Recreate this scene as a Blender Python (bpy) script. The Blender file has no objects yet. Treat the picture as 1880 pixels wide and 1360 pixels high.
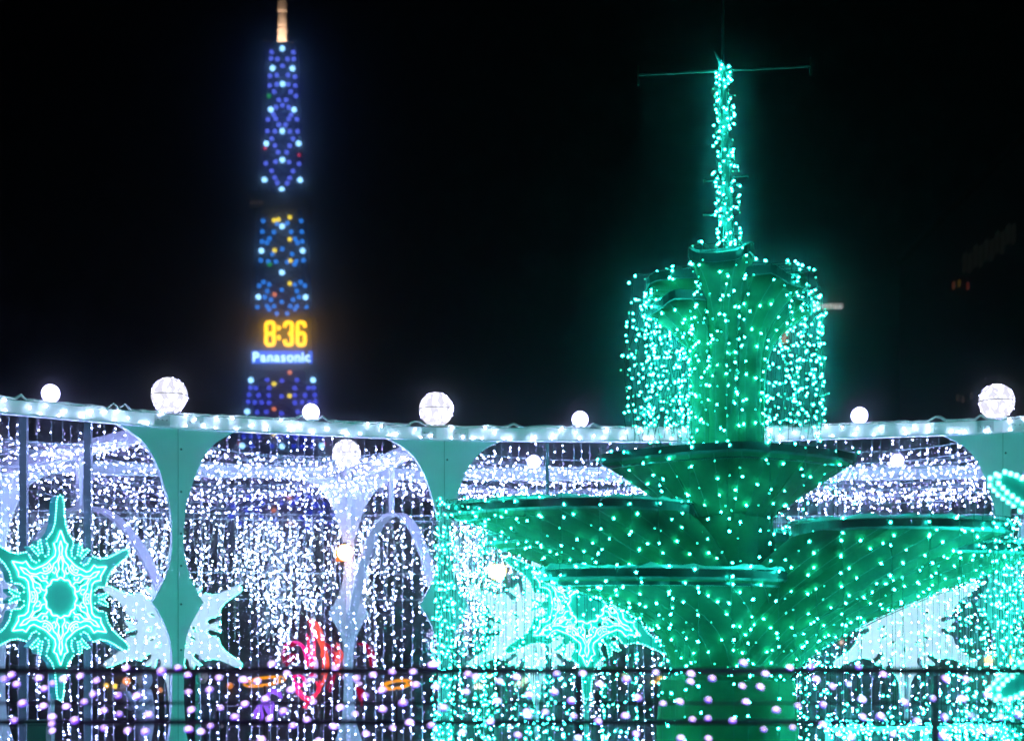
import bpy, math, random
from mathutils import Vector, Matrix
from mathutils.geometry import tessellate_polygon

random.seed(7)
S = bpy.context.scene
COL = S.collection
pi = math.pi
V = Vector

# ------------------------------------------------------------------ camera, sky, exposure
EYE = 1.9            # eye height
F = 2940.0           # focal length in photo pixels
CX, HZ = 940.0, 1200.0   # principal column, horizon row of the photograph
cam = bpy.data.cameras.new('camera')
cam.sensor_width = 36.0
cam.lens = F / 1880.0 * 36.0
cam.shift_y = (HZ - 680.0) / 1880.0
cam.clip_start = 0.1
cam.clip_end = 3000.0
cam.dof.use_dof = True
cam.dof.focus_distance = 15.5
cam.dof.aperture_fstop = 1.7
camo = bpy.data.objects.new('camera', cam)
camo.location = (0, 0, EYE)
camo.rotation_euler = (math.radians(90), 0, 0)
COL.objects.link(camo)
S.camera = camo

world = bpy.data.worlds.new('World')
S.world = world
world.use_nodes = True
wn, wl = world.node_tree.nodes, world.node_tree.links
bg = wn['Background']
sky = wn.new('ShaderNodeTexSky')
sky.sky_type = 'NISHITA'
sky.sun_disc = False
sky.sun_elevation = math.radians(-9)
sky.sun_rotation = math.radians(200)
wl.new(sky.outputs[0], bg.inputs[0])
bg.inputs[1].default_value = 0.05

S.view_settings.view_transform = 'Standard'
S.view_settings.look = 'None'
S.view_settings.exposure = 0.0
S.view_settings.gamma = 1.0
S.view_settings.use_curve_mapping = False
S.render.engine = 'CYCLES'
S.cycles.use_denoising = True
S.cycles.max_bounces = 4
S.cycles.diffuse_bounces = 2
S.cycles.glossy_bounces = 2
S.cycles.volume_bounces = 0
S.cycles.transparent_max_bounces = 8
S.cycles.sample_clamp_indirect = 3.0
S.cycles.caustics_reflective = False
S.cycles.caustics_refractive = False
S.cycles.use_adaptive_sampling = True
S.cycles.adaptive_threshold = 0.01

HAZE = 0.003

def P(u, v, d):
    """the point at distance d along the view axis that stands at photo pixel (u, v)"""
    return V(((u - CX) * d / F, d, EYE + (HZ - v) * d / F))

# ------------------------------------------------------------------ materials
MATS = {}
def principled(name, col, rough=0.6, metal=0.0, noise=0.0, scale=8.0, col2=None, bump=0.0, spec=0.4, emis=None, estr=0.0):
    if name in MATS: return MATS[name]
    m = bpy.data.materials.new(name); m.use_nodes = True
    n, l = m.node_tree.nodes, m.node_tree.links
    b = n['Principled BSDF']
    b.inputs['Base Color'].default_value = (*col, 1)
    b.inputs['Roughness'].default_value = rough
    b.inputs['Metallic'].default_value = metal
    b.inputs['Specular IOR Level'].default_value = spec
    if noise > 0 or bump > 0:
        tc = n.new('ShaderNodeTexCoord')
        nz = n.new('ShaderNodeTexNoise'); nz.inputs['Scale'].default_value = scale
        nz.inputs['Detail'].default_value = 6
        nz.inputs['Roughness'].default_value = 0.65
        l.new(tc.outputs['Object'], nz.inputs['Vector'])
        if noise > 0:
            r = n.new('ShaderNodeValToRGB')
            c2 = col2 or tuple(c * (1 - noise) for c in col)
            r.color_ramp.elements[0].position = 0.33; r.color_ramp.elements[0].color = (*c2, 1)
            r.color_ramp.elements[1].position = 0.66; r.color_ramp.elements[1].color = (*col, 1)
            l.new(nz.outputs['Fac'], r.inputs['Fac'])
            l.new(r.outputs['Color'], b.inputs['Base Color'])
        if bump > 0:
            bp = n.new('ShaderNodeBump'); bp.inputs['Strength'].default_value = bump
            bp.inputs['Distance'].default_value = 0.02
            l.new(nz.outputs['Fac'], bp.inputs['Height'])
            l.new(bp.outputs['Normal'], b.inputs['Normal'])
    MATS[name] = m
    return m

def emit(name, col, strength):
    if name in MATS: return MATS[name]
    m = bpy.data.materials.new(name); m.use_nodes = True
    n, l = m.node_tree.nodes, m.node_tree.links
    n.remove(n['Principled BSDF'])
    e = n.new('ShaderNodeEmission')
    e.inputs['Color'].default_value = (*col, 1)
    e.inputs['Strength'].default_value = strength
    l.new(e.outputs[0], n['Material Output'].inputs['Surface'])
    MATS[name] = m
    return m

def globe_mat(name, col, lo, hi, scale):
    m = bpy.data.materials.new(name); m.use_nodes = True
    n, l = m.node_tree.nodes, m.node_tree.links
    n.remove(n['Principled BSDF'])
    tc = n.new('ShaderNodeTexCoord')
    mp = n.new('ShaderNodeMapping'); mp.inputs['Scale'].default_value = (1, 1, 0.45)
    vz = n.new('ShaderNodeTexVoronoi'); vz.inputs['Scale'].default_value = scale
    mr = n.new('ShaderNodeMapRange')
    mr.inputs['From Min'].default_value = 0.05; mr.inputs['From Max'].default_value = 0.55
    mr.inputs['To Min'].default_value = hi; mr.inputs['To Max'].default_value = lo
    e = n.new('ShaderNodeEmission'); e.inputs['Color'].default_value = (*col, 1)
    l.new(tc.outputs['Object'], mp.inputs['Vector']); l.new(mp.outputs[0], vz.inputs['Vector'])
    l.new(vz.outputs['Distance'], mr.inputs['Value']); l.new(mr.outputs[0], e.inputs['Strength'])
    l.new(e.outputs[0], n['Material Output'].inputs['Surface'])
    MATS[name] = m
    return m

M_white = principled('white_paint', (0.82, 0.84, 0.86), 0.45, noise=0.06, scale=3)
M_alu = principled('brushed_aluminium', (0.55, 0.57, 0.6), 0.4, metal=0.6)
M_bolt = principled('bolt_steel', (0.12, 0.13, 0.13), 0.5, metal=0.5)
M_post = principled('galvanised_post', (0.16, 0.18, 0.22), 0.45, metal=0.4)
M_wirew = principled('clear_pvc_wire', (0.75, 0.77, 0.82), 0.5)
M_wireg = principled('dark_green_wire', (0.02, 0.04, 0.03), 0.6)
M_stone = principled('painted_fountain_stone', (0.014, 0.066, 0.024), 0.75, noise=0.4, scale=1.6, col2=(0.004, 0.020, 0.007), bump=0.3, spec=0.06)
M_rim = principled('dark_rim', (0.006, 0.010, 0.007), 0.35, noise=0.4, scale=6)  # rim bands and lids, darker than the bowls
M_snow = principled('old_snow', (0.6, 0.64, 0.62), 0.8, bump=0.5, scale=14)
M_steel_dark = principled('dark_tower_steel', (0.05, 0.035, 0.03), 0.6, metal=0.3)
M_fence = principled('black_painted_steel', (0.03, 0.035, 0.045), 0.5)
M_fence2 = principled('weathered_bronze', (0.03, 0.035, 0.03), 0.6)
M_plate = principled('white_acrylic', (0.8, 0.82, 0.82), 0.35)
M_plate_b = principled('glowing_white_acrylic', (0.8, 0.82, 0.82), 0.4)
_b = M_plate_b.node_tree.nodes['Principled BSDF']; _b.inputs['Emission Color'].default_value = (.66, 1, .97, 1); _b.inputs['Emission Strength'].default_value = .5  # even emission added to brighten the white backs
M_plate_t = principled('teal_acrylic', (0.02, 0.55, 0.47), 0.3)
_b = M_plate_t.node_tree.nodes['Principled BSDF']; _b.inputs['Emission Color'].default_value = (.0, 1, .78, 1); _b.inputs['Emission Strength'].default_value = .05  # faint emission added so the teal face glows
M_ground = principled('wet_asphalt', (0.06, 0.06, 0.065), 0.45, noise=0.4, scale=0.8, bump=0.2)
M_conc = principled('dark_concrete', (0.16, 0.16, 0.165), 0.8, noise=0.2, scale=0.4)
M_warm = principled('white_red_mast_paint', (0.8, 0.66, 0.56), 0.6)

E_white = emit('white_led', (0.36, 0.42, 1.0), 180.0)
E_white2 = emit('white_led_side', (0.50, 0.38, 1.0), 3.5)
E_whitec = emit('cool_white_led', (0.40, 0.55, 1.0), 130.0)
E_whitec2 = emit('cool_white_led_side', (0.66, 0.9, 1.0), 4.0)
E_teal = emit('teal_led', (0.016, 1.0, 0.78), 200.0)
E_teal2 = emit('teal_led_side', (0.06, 1.0, 0.66), 2.2)
E_rope = emit('teal_rope_light', (0.16, 1.0, 0.86), 7.0)
E_edge = emit('cyan_edge_led', (0.10, 1.0, 0.86), 12.0)
E_fringe = emit('violet_fringe', (0.22, 0.07, 1.0), 2.6)
E_core = emit('violet_led_core', (0.72, 0.50, 1.0), 6.0)
G_big = globe_mat('globe_led_weave', (0.86, 0.85, 1.0), 0.95, 3.2, 14)
G_small = globe_mat('small_globe_led_weave', (0.50, 0.50, 1.0), 9.0, 15.0, 16)

# ------------------------------------------------------------------ mesh building
ORG = {}
class MB:
    def __init__(self): self.v = []; self.f = []; self.m = []; self.mi = 0
    def face(self, *ids): self.f.append(ids); self.m.append(self.mi)
    def box(self, c, s, rz=0.0, ax=None):
        c = V(c); hx, hy, hz = s[0] / 2, s[1] / 2, s[2] / 2
        if ax is None: X, Y, Z = V((math.cos(rz), math.sin(rz), 0)), V((-math.sin(rz), math.cos(rz), 0)), V((0, 0, 1))
        else: X, Y, Z = ax
        b = len(self.v)
        for sx in (-1, 1):
            for sy in (-1, 1):
                for sz in (-1, 1):
                    self.v.append(c + X * (sx * hx) + Y * (sy * hy) + Z * (sz * hz))
        for q in ((0, 1, 3, 2), (4, 6, 7, 5), (0, 4, 5, 1), (2, 3, 7, 6), (0, 2, 6, 4), (1, 5, 7, 3)):
            self.face(*[b + i for i in q])
    def bar(self, a, b, w, h, up=V((0, 0, 1))):
        a, b = V(a), V(b); d = (b - a); L = d.length; d.normalize()
        s = d.cross(up)
        if s.length < 1e-4: s = d.cross(V((0, 1, 0)))
        s.normalize(); n = s.cross(d)
        self.box((a + b) / 2, (L, w, h), ax=(d, s, n))
    def tube(self, pts, r, n=4, closed=False, caps=True):
        pts = [V(p) for p in pts]; k = len(pts); b0 = len(self.v)
        rr = r if isinstance(r, (list, tuple)) else [r] * k
        for i, p in enumerate(pts):
            if closed: d = pts[(i + 1) % k] - pts[i - 1]
            else: d = pts[min(i + 1, k - 1)] - pts[max(i - 1, 0)]
            if d.length < 1e-9: d = V((0, 0, 1))
            d.normalize()
            ref = V((0, 0, 1)) if abs(d.z) < 0.9 else V((0, 1, 0))
            s = d.cross(ref).normalized(); t = s.cross(d)
            for j in range(n):
                a = 2 * pi * (j + 0.5) / n
                self.v.append(p + s * (math.cos(a) * rr[i]) + t * (math.sin(a) * rr[i]))
        for i in range(k if closed else k - 1):
            for j in range(n):
                a0 = b0 + i * n; a1 = b0 + ((i + 1) % k) * n
                self.face(a0 + j, a0 + (j + 1) % n, a1 + (j + 1) % n, a1 + j)
        if caps and not closed and n > 2:
            self.face(*[b0 + j for j in range(n)][::-1]); self.face(*[b0 + (k - 1) * n + j for j in range(n)])
    def bulb(self, p, r, ax=None):
        p = V(p)
        if ax is None:
            ax = V((random.uniform(-1, 1), random.uniform(-1, 1), random.uniform(-1.2, 0.4)))
            if ax.length < 0.1: ax = V((0, 0, -1))
        ax = ax.normalized()
        s = ax.orthogonal().normalized(); t = ax.cross(s)
        b = len(self.v)
        self.v += [p + ax * r * 1.0, p + s * r * 0.85, p + t * r * 0.85, p - s * r * 0.85, p - t * r * 0.85, p - ax * r * 1.25]
        for j in range(4):
            self.face(b, b + 1 + j, b + 1 + (j + 1) % 4); self.face(b + 5, b + 1 + (j + 1) % 4, b + 1 + j)
    def loft(self, rings, cap0=False, cap1=False, closed=True):
        b = len(self.v); n = len(rings[0])
        for r in rings: self.v += [V(p) for p in r]
        for i in range(len(rings) - 1):
            for j in range(n if closed else n - 1):
                a0 = b + i * n; a1 = a0 + n
                self.face(a0 + j, a0 + (j + 1) % n, a1 + (j + 1) % n, a1 + j)
        if cap0: self.face(*[b + j for j in range(n)][::-1])
        if cap1: self.face(*[b + (len(rings) - 1) * n + j for j in range(n)])
    def sphere(self, c, r, nu=16, nv=10, z0=-1.0, z1=1.0):
        c = V(c); rings = []
        for i in range(nv + 1):
            a = math.asin(max(-1, min(1, z0))) + (math.asin(z1) - math.asin(z0)) * i / nv
            rings.append([c + V((math.cos(a) * math.cos(2 * pi * j / nu) * r, math.cos(a) * math.sin(2 * pi * j / nu) * r, math.sin(a) * r)) for j in range(nu)])
        self.loft(rings)
    def prism(self, loops, fr, y0, y1):
        """loops: outline + holes in 2D; fr = (origin, X, Z, N); extruded along N from y0 to y1"""
        o, X, Z, N = fr
        flat = [p for lp in loops for p in lp]
        tris = tessellate_polygon([[V((p[0], p[1], 0)) for p in lp] for lp in loops])
        b = len(self.v); k = len(flat)
        for y in (y0, y1): self.v += [o + X * p[0] + Z * p[1] + N * y for p in flat]
        for t in tris:
            self.face(b + t[0], b + t[1], b + t[2]); self.face(b + k + t[2], b + k + t[1], b + k + t[0])
        i0 = 0
        for lp in loops:
            m = len(lp)
            for j in range(m):
                a, c = b + i0 + j, b + i0 + (j + 1) % m
                self.face(a, c, c + k, a + k)
            i0 += m
    def build(self, name, mats, parent=None, smooth=False, origin=None):
        if not isinstance(mats, (list, tuple)): mats = [mats]
        if parent is not None: og = ORG[parent.name]
        elif origin is not None: og = V(origin)
        else: og = V((0, 0, 0))
        me = bpy.data.meshes.new(name)
        me.from_pydata([tuple(p - og) for p in self.v], [], self.f)
        for m in mats: me.materials.append(m)
        if len(mats) > 1: me.polygons.foreach_set('material_index', self.m)
        if smooth: me.polygons.foreach_set('use_smooth', [True] * len(me.polygons))
        me.update()
        o = bpy.data.objects.new(name, me); COL.objects.link(o)
        if parent is not None: o.parent = parent
        else: o.location = og
        ORG[o.name] = og
        return o

def tag(o, label=None, cat=None, group=None, kind=None):
    if label: o['label'] = label
    if cat: o['category'] = cat
    if group: o['group'] = group
    if kind or cat: o['kind'] = kind or 'thing'
    return o
def thing(name, loc, label, cat, group=None):
    o = bpy.data.objects.new(name, None); COL.objects.link(o)
    o.location = loc; ORG[o.name] = V(loc); o.empty_display_size = 0.2
    return tag(o, label, cat, group)
def inst(name, me, parent, pos, rot=None, scale=1.0):
    o = bpy.data.objects.new(name, me); COL.objects.link(o)
    o.parent = parent; o.location = V(pos) - ORG[parent.name]
    if rot is not None: o.rotation_euler = rot
    if scale != 1.0: o.scale = (scale,) * 3
    ORG[o.name] = V(pos)
    return o
def mesh_of(mb, name, mats, smooth=False):
    o = mb.build(name, mats, smooth=smooth); me = o.data
    bpy.data.objects.remove(o); return me

def lerp(a, b, t): return a + (b - a) * t

# ------------------------------------------------------------------ ground
g = MB(); g.v = [V((-1500, -400, 0)), V((1500, -400, 0)), V((1500, 2600, 0)), V((-1500, 2600, 0))]; g.face(0, 1, 2, 3)
tag(g.build('ground', M_ground), kind='structure')

# ------------------------------------------------------------------ TV tower
TD = 320.0
def tower():
    t = thing('broadcast_tower', P(518, HZ, TD) * V((1, 1, 0)) if False else V((P(518, HZ, TD).x, TD, 0)),
              'tall steel broadcast tower covered with small blue lamps, showing an orange clock', 'tower')
    cxp = 518.0
    k = TD / F
    prof = [(1218, 150), (1080, 118), (965, 88), (770, 60), (660, 52), (560, 47), (375, 36), (90, 23)]
    def hw(v):
        for (v0, w0), (v1, w1) in zip(prof, prof[1:]):
            if v <= v0 and v >= v1: return lerp(w0, w1, (v0 - v) / (v0 - v1)) * k
        return prof[-1][1] * k
    cx = P(cxp, HZ, TD).x
    zof = lambda v: EYE + (HZ - v) * k
    for sx in (-1, 1):
        for sy in (-1, 1):
            m = MB(); m.tube([V((cx + sx * hw(v), TD + sy * hw(v), max(0, zof(v)))) for v, _ in prof], 0.55, 4)
            m.build('leg', M_steel_dark, t)
    levels = [1200, 1120, 1040, 965, 900, 840, 780, 720, 660, 610, 560, 510, 465, 420, 375, 330, 290, 250, 210, 170, 130, 90]
    for v0, v1 in zip(levels, levels[1:]):
        m = MB()
        a, b = hw(v0) * 0.98, hw(v1) * 0.98; z0, z1 = max(0.2, zof(v0)), zof(v1)
        for (x0, y0), (x1, y1) in (((-1, -1), (1, -1)), ((1, -1), (1, 1)), ((1, 1), (-1, 1)), ((-1, 1), (-1, -1))):
            m.bar(V((cx + x0 * a, TD + y0 * a, z0)), V((cx + x1 * b, TD + y1 * b, z1)), 0.25, 0.25)
            m.bar(V((cx + x1 * a, TD + y1 * a, z0)), V((cx + x0 * b, TD + y0 * b, z1)), 0.25, 0.25)
            m.bar(V((cx + x0 * b, TD + y0 * b, z1)), V((cx + x1 * b, TD + y1 * b, z1)), 0.3, 0.3)
        m.build('brace_panel', M_steel_dark, t)
    # observation deck
    m = MB(); z = zof(378)
    for dz, h, e in ((0, 0.6, 5.6), (0.6, 2.2, 5.2), (2.8, 0.5, 5.8)):
        m.box((cx, TD, z - 2 + dz + h / 2), (e * 2, e * 2, h))
    dk = m.build('observation_deck', M_steel_dark, t)
    m = MB(); m.box(P(471, 372, TD - 5.75), (2.6, 0.06, 0.7)); m.build('window_strip', emit('dim_deck_window', (1, 0.75, 0.5), 0.035), dk)
    # clock box
    m = MB(); m.box((cx, TD, zof(634)), (12.6, 11.6, 12.2)); cb = m.build('clock_housing', M_steel_dark, t)
    # antenna mast: stacked dipole drums
    m = MB(); pr = []
    segs = [(84, 6), (80, 9.5), (62, 8), (55, 9.5), (51, 5), (48, 8.5), (28, 7), (24, 5), (21, 9), (2, 7.5), (-4, 5), (-10, 8), (-40, 7), (-44, 4), (-90, 4), (-160, 2)]
    for v, r in segs:
        pr.append([V((cx + math.cos(a) * r * k, TD + math.sin(a) * r * k, zof(v))) for a in [2 * pi * j / 12 for j in range(12)]])
    m.loft(pr, True, True); m.build('antenna_mast', M_warm, t, smooth=False)
    m = MB(); m.box((cx, TD, zof(88)), (5.4, 5.4, 0.4)); m.build('mast_platform', M_steel_dark, t)
    for dx in (-3.2, 3.2):
        m = MB(); m.box((cx + dx, TD - 3.6, zof(90)), (0.6, 0.5, 0.5)); fl = m.build('floodlight', M_steel_dark, t)
        L = bpy.data.lights.new('floodlight_lamp', 'SPOT'); L.energy = 4500; L.color = (1.0, 0.72, 0.5); L.spot_size = math.radians(120); L.shadow_soft_size = 0.3
        lo = bpy.data.objects.new('floodlight_lamp', L); COL.objects.link(lo)
        pos = V((cx + dx, TD - 3.6, zof(90) + 0.6)); lo.parent = t; lo.location = pos - ORG[t.name]
        lo.rotation_euler = (V((cx, TD, zof(20))) - pos).to_track_quat('-Z', 'Y').to_euler()
    # lamps
    def lamp_mesh(name, mat):
        m = MB(); m.loft([[V((math.cos(a) * r, y, math.sin(a) * r)) for a in [2 * pi * j / 12 for j in range(12)]] for r, y in ((1.0, 0.3), (1.0, 0.0), (0.72, -0.35), (0.3, -0.5))], True, True)
        return mesh_of(m, name, mat)
    LM = {}
    for key, c, s in (('b', (0.26, 0.58, 1.0), 3.6), ('l', (0.11, 0.16, 1.0), 1.4), ('c', (0.02, 0.25, 1.0), 1.25), ('v', (0.07, 0.10, 1.0), 1.25), ('u', (0.012, 0.04, 1.0), 0.9),
                      ('y', (1.0, 0.75, 0.02), 1.7), ('o', (1.0, 0.26, 0.08), 1.1), ('g', (0.02, 0.6, 0.06), 0.6), ('r', (1.0, 0.03, 0.08), 1.0)):
        LM[key] = lamp_mesh('lamp', emit('tower_lamp_' + key, c, s * 1.45))
    A = lambda pts: [(x / 3.4 + 400, y / 3.4) for x, y in pts]
    B = lambda pts: [(x / 2.72 + 400, y / 2.72 + 360) for x, y in pts]
    C = lambda pts: [(x / 2.267 + 400, y / 2.267 + 760) for x, y in pts]
    L = []
    L += [('b', p) for p in A([(402,303),(341,426),(465,428),(404,524),(330,684),(475,685),(402,818),(302,896),(504,896),(402,998),(290,1122),(513,1124),(398,1182)])]
    L += [('l', p) for p in A([(335,325),(471,326),(332,366),(371,370),(434,370),(473,369),(403,412),(325,475),(367,470),(438,470),(481,480),(323,534),(367,527),(439,527),(482,535),(351,573),(454,573),(486,600),(380,624),(425,624),(402,657),(363,670),(442,670),(347,715),(457,717),(312,746),(361,741),(442,743),(493,745),(381,779),(422,779),(309,818),(355,820),(449,821),(496,821),(336,866),(469,867),(356,909),(448,910),(375,950),(429,950),(299,1020),(359,1010),(444,1012),(506,1023),(335,1067),(468,1069),(355,1110),(448,1111),(370,1141),(432,1143)])]
    L += [('g', p) for p in A([(319,599)])] + [('r', p) for p in A([(295,925),(507,968)])]
    L += [('c', p) for p in B([(226,124),(416,124),(295,138),(347,135),(222,177),(279,180),(366,179),(418,178),(220,227),(245,232),(258,212),(385,214),(397,233),(421,227),(321,264),(272,289),(370,289),(214,321),(251,326),(290,327),(346,329),(382,340),(427,320),(392,325),
        (228,429),(206,447),(256,441),(247,474),(234,504),(265,517),(198,555),(246,550),(257,567),(280,550),(294,586),(346,586),(319,468),(319,528),(384,442),(413,430),(434,447),(394,474),(375,517),(405,504),(361,550),(395,550),(384,566),(442,555)])]
    L += [('b', p) for p in B([(321,151),(217,273),(423,273),(320,381),(202,503),(438,504),(165,918),(475,918),(146,1075),(120,1246),(320,1249),(518,1246)])]
    L += [('y', p) for p in B([(281,121),(302,117),(359,106),(359,216),(283,271),(362,322),(359,436),(280,937),(358,997),(280,1187)])]
    L += [('g', p) for p in B([(259,341)])] + [('o', p) for p in B([(283,491),(359,880),(280,1062)])]
    L += [('v', p) for p in B([(245,917),(320,920),(394,917),(162,956),(189,958),(255,957),(384,957),(452,957),(479,957),(156,991),(203,994),(254,995),(318,999),(384,994),(435,994),(484,993),(151,1026),(184,1029),(219,1029),(255,1031),(384,1031),(420,1029),(457,1029),(488,1026),(196,1078),(242,1077),(318,1084),(399,1077)])]
    L += [('u', p) for p in B([(130,1200),(165,1200),(205,1201),(300,1200),(342,1200),(386,1201),(430,1200),(480,1200),(510,1200),(170,1248),(270,1248),(380,1248),(420,1250),(470,1248)])]
    L += [('r', p) for p in B([(108,1236),(533,1236)])]
    L += [('u', p) for p in C([(62,385),(55,425),(130,345),(190,345),(185,372),(310,372),(330,350),(345,430),(380,345),(385,410),(410,380),(430,408),(442,375),(165,395),(180,430),(365,455),(480,420),(470,455),(430,440),(375,475),(90,455),(120,400),(240,440),(265,370)])]
    L += [('o', p) for p in C([(298,347),(232,400),(300,452)])]
    for key, (u, v) in L:
        d = TD - hw(v) - 0.6
        p = P(u, v, d)
        r = (4.9 if key == 'b' else 2.6 if key == 'r' else 4.0) * d / F
        inst('lamp', LM[key], t, p, rot=(0, 0.35, 0), scale=r)
    # clock digits
    fr_d = TD - 6.0
    E_dig = emit('clock_amber', (1.0, 0.50, 0.012), 4.4)
    m = MB(); q0, q1 = P(474, 587, fr_d), P(573, 641, fr_d)
    m.box(((q0.x + q1.x) / 2, fr_d + 0.3, (q0.z + q1.z) / 2), (q1.x - q0.x, 0.3, q0.z - q1.z))
    dp = m.build('clock_display', principled('display_black', (0.03, 0.02, 0.015), 0.6), cb)
    def digit(kind, u0, u1, v0, v1):
        um, vm = (u0 + u1) / 2, (v0 + v1) / 2
        def rr(a, b, c, d, q=4.5):
            pts = []
            for (x, y, s) in ((b - q, c + q, -90), (b - q, d - q, 0), (a + q, d - q, 90), (a + q, c + q, 180)):
                for i in range(5):
                    an = math.radians(s + 22.5 * i); pts.append((x + q * math.cos(an), y + q * math.sin(an)))
            return pts
        paths = []
        if kind == '8': paths = [(rr(u0, u1, v0, vm), True), (rr(u0, u1, vm, v1), True)]
        if kind == '3':
            a = rr(u0, u1, v0, vm); b = rr(u0, u1, vm, v1)
            paths = [([(u0, v0 + 9), (u0, v0 + 4.5)] + [(u0 + 1.3, v0 + 1.3), (u0 + 4.5, v0)] + a[:10][:5] + a[5:10] + [(um, vm)], False),
                     ([(um, vm)] + b[:10] + [(u0 + 4.5, v1), (u0 + 1.3, v1 - 1.3), (u0, v1 - 4.5), (u0, v1 - 9)], False)]
        if kind == '6':
            paths = [(rr(u0, u1, vm - 1, v1), True), ([(u0, vm + 5), (u0, v0 + 4.5), (u0 + 1.3, v0 + 1.3), (u0 + 4.5, v0), (u1 - 4.5, v0), (u1 - 1.3, v0 + 1.3), (u1, v0 + 4.5), (u1, v0 + 9)], False)]
        m = MB()
        for pts, cl in paths: m.tube([P(u, v, fr_d) for u, v in pts], 3.6 * fr_d / F, 8, closed=cl)
        m.build('digit', E_dig, cb)
    digit('8', 488.5, 503, 592, 633); digit('3', 523, 536, 592, 633); digit('6', 546, 559.5, 592, 633)
    for v in (602, 620):
        m = MB(); m.tube([P(512, v - 3.5, fr_d), P(512, v + 3.5, fr_d)], 3.3 * fr_d / F, 8); m.build('colon_dot', E_dig, cb)
    # maker's sign: letters on a blue panel
    m = MB(); q0, q1 = P(462, 644, fr_d), P(573, 667, fr_d)
    m.box(((q0.x + q1.x) / 2, fr_d + 0.25, (q0.z + q1.z) / 2), (q1.x - q0.x, 0.35, q0.z - q1.z))
    sg = m.build('sign_panel', emit('sign_blue', (0.0, 0.10, 0.9), 1.9), cb)
    xs = 464.5; E_let = emit('sign_letter_white', (0.45, 0.75, 1.0), 4.2)
    for ch in 'Panasonic':
        cu = bpy.data.curves.new('letter', 'FONT'); cu.body = ch; cu.size = 1.0; cu.offset = 0.018; cu.extrude = 0.05
        tmp = bpy.data.objects.new('letter', cu); COL.objects.link(tmp)
        dg = bpy.context.evaluated_depsgraph_get()
        me = bpy.data.meshes.new_from_object(tmp.evaluated_get(dg)); bpy.data.objects.remove(tmp)
        xsv = [v.co.x for v in me.vertices]; x0, x1 = min(xsv), max(xsv)
        sc = 24.5 * fr_d / F
        for v in me.vertices: v.co = V(((v.co.x - x0) * sc, -v.co.z * 2, v.co.y * sc))
        me.materials.clear(); me.materials.append(E_let)
        inst('letter', me, sg, P(xs, 663.5, fr_d - 0.25)); xs += (x1 - x0) * 24.5 + 2.3
    # lit side windows of the clock box
    for v, h, e in ((600, 9, (1, 0.3, 0.1)), (618, 10, (1, 0.28, 0.08)), (663, 11, (0.1, 0.25, 1))):
        m = MB(); m.box(P(454, v, fr_d + 2), (0.45, 0.2, h * fr_d / F)); m.build('side_lamp', emit('side_lamp_%d' % v, e, 0.14 if v < 650 else 0.5), cb)
tower()

# ------------------------------------------------------------------ pergola ring
ZT = 4.87          # top of beams
FC = [P(u, HZ, d) * 1.0 for u, d in ((-170, 18.1), (325, 20.0), (815, 21.1), (1332, 21.25), (1842, 20.4), (2420, 18.6))]
RC = [P(u, HZ, d) for u, d in ((-640, 23.3), (0, 24.8), (640, 25.7), (1318, 26.0), (1975, 25.4), (2700, 23.8))]
FC = [V((p.x, p.y, 0)) for p in FC]; RC = [V((p.x, p.y, 0)) for p in RC]
BH = 0.15

def column_profile():
    k = 1 / 147.0
    up = [(778, 124), (786, 110), (793, 97), (800, 84), (809, 71), (822, 58), (842, 45), (866, 34), (895, 24.5), (930, 14.5), (970, 10.5), (1010, 11), (1036, 15), (1060, 23), (1083, 35), (1098, 43), (1105, 48),
          (1112, 43), (1127, 34), (1148, 23), (1170, 15), (1195, 11.5), (1235, 10.5), (1290, 11), (1345, 15), (1375, 22), (1405, 32), (1440, 48), (1478, 70)]
    return [(w * k, max(0.0, EYE + (HZ - v) * k)) for v, w in up]
PROF = column_profile()
ZCAP = PROF[0][1]
def column(name, pos, tdir, rdir, label, group, bolts=True):
    t = thing(name, pos, label, 'column', group)
    outline = [(w, z) for w, z in PROF] + [(-w, z) for w, z in PROF[::-1]]
    m = MB(); m.prism([outline], (pos, tdir, V((0, 0, 1)), rdir), -0.05, 0.05); fp = m.build('front_panel', M_white, t)
    half = [(w, z) for w, z in PROF] + [(0.0, z) for w, z in PROF[::-1]]
    half = [(0.052, PROF[0][1])] + [(max(w, 0.053), z) for w, z in PROF] + [(0.052, PROF[-1][1])]
    n = rdir.cross(V((0, 0, 1)))
    m = MB(); m.prism([half], (pos, rdir, V((0, 0, 1)), n), -0.04, 0.04); m.build('radial_fin', M_white, t)
    m = MB(); m.box(pos - rdir * 0.052 + V((0, 0, 2.4)), (0.006, 0.004, 4.8), rz=math.atan2(tdir.y, tdir.x)); m.build('seam', principled('seam_grey', (0.3, 0.33, 0.33), 0.7), fp)
    if bolts:
        for z in (4.45, 3.92, 3.4, 3.0, 2.52, 1.95):
            m = MB(); c = pos + tdir * 0.035 - rdir * 0.058 + V((0, 0, z))
            m.loft([[c + (tdir * math.cos(a) + V((0, 0, 1)) * math.sin(a)) * 0.014 - rdir * y for a in [2 * pi * j / 6 for j in range(6)]] for y in (0, 0.012)], False, True)
            m.build('bolt', M_bolt, fp)
    return t

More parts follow.
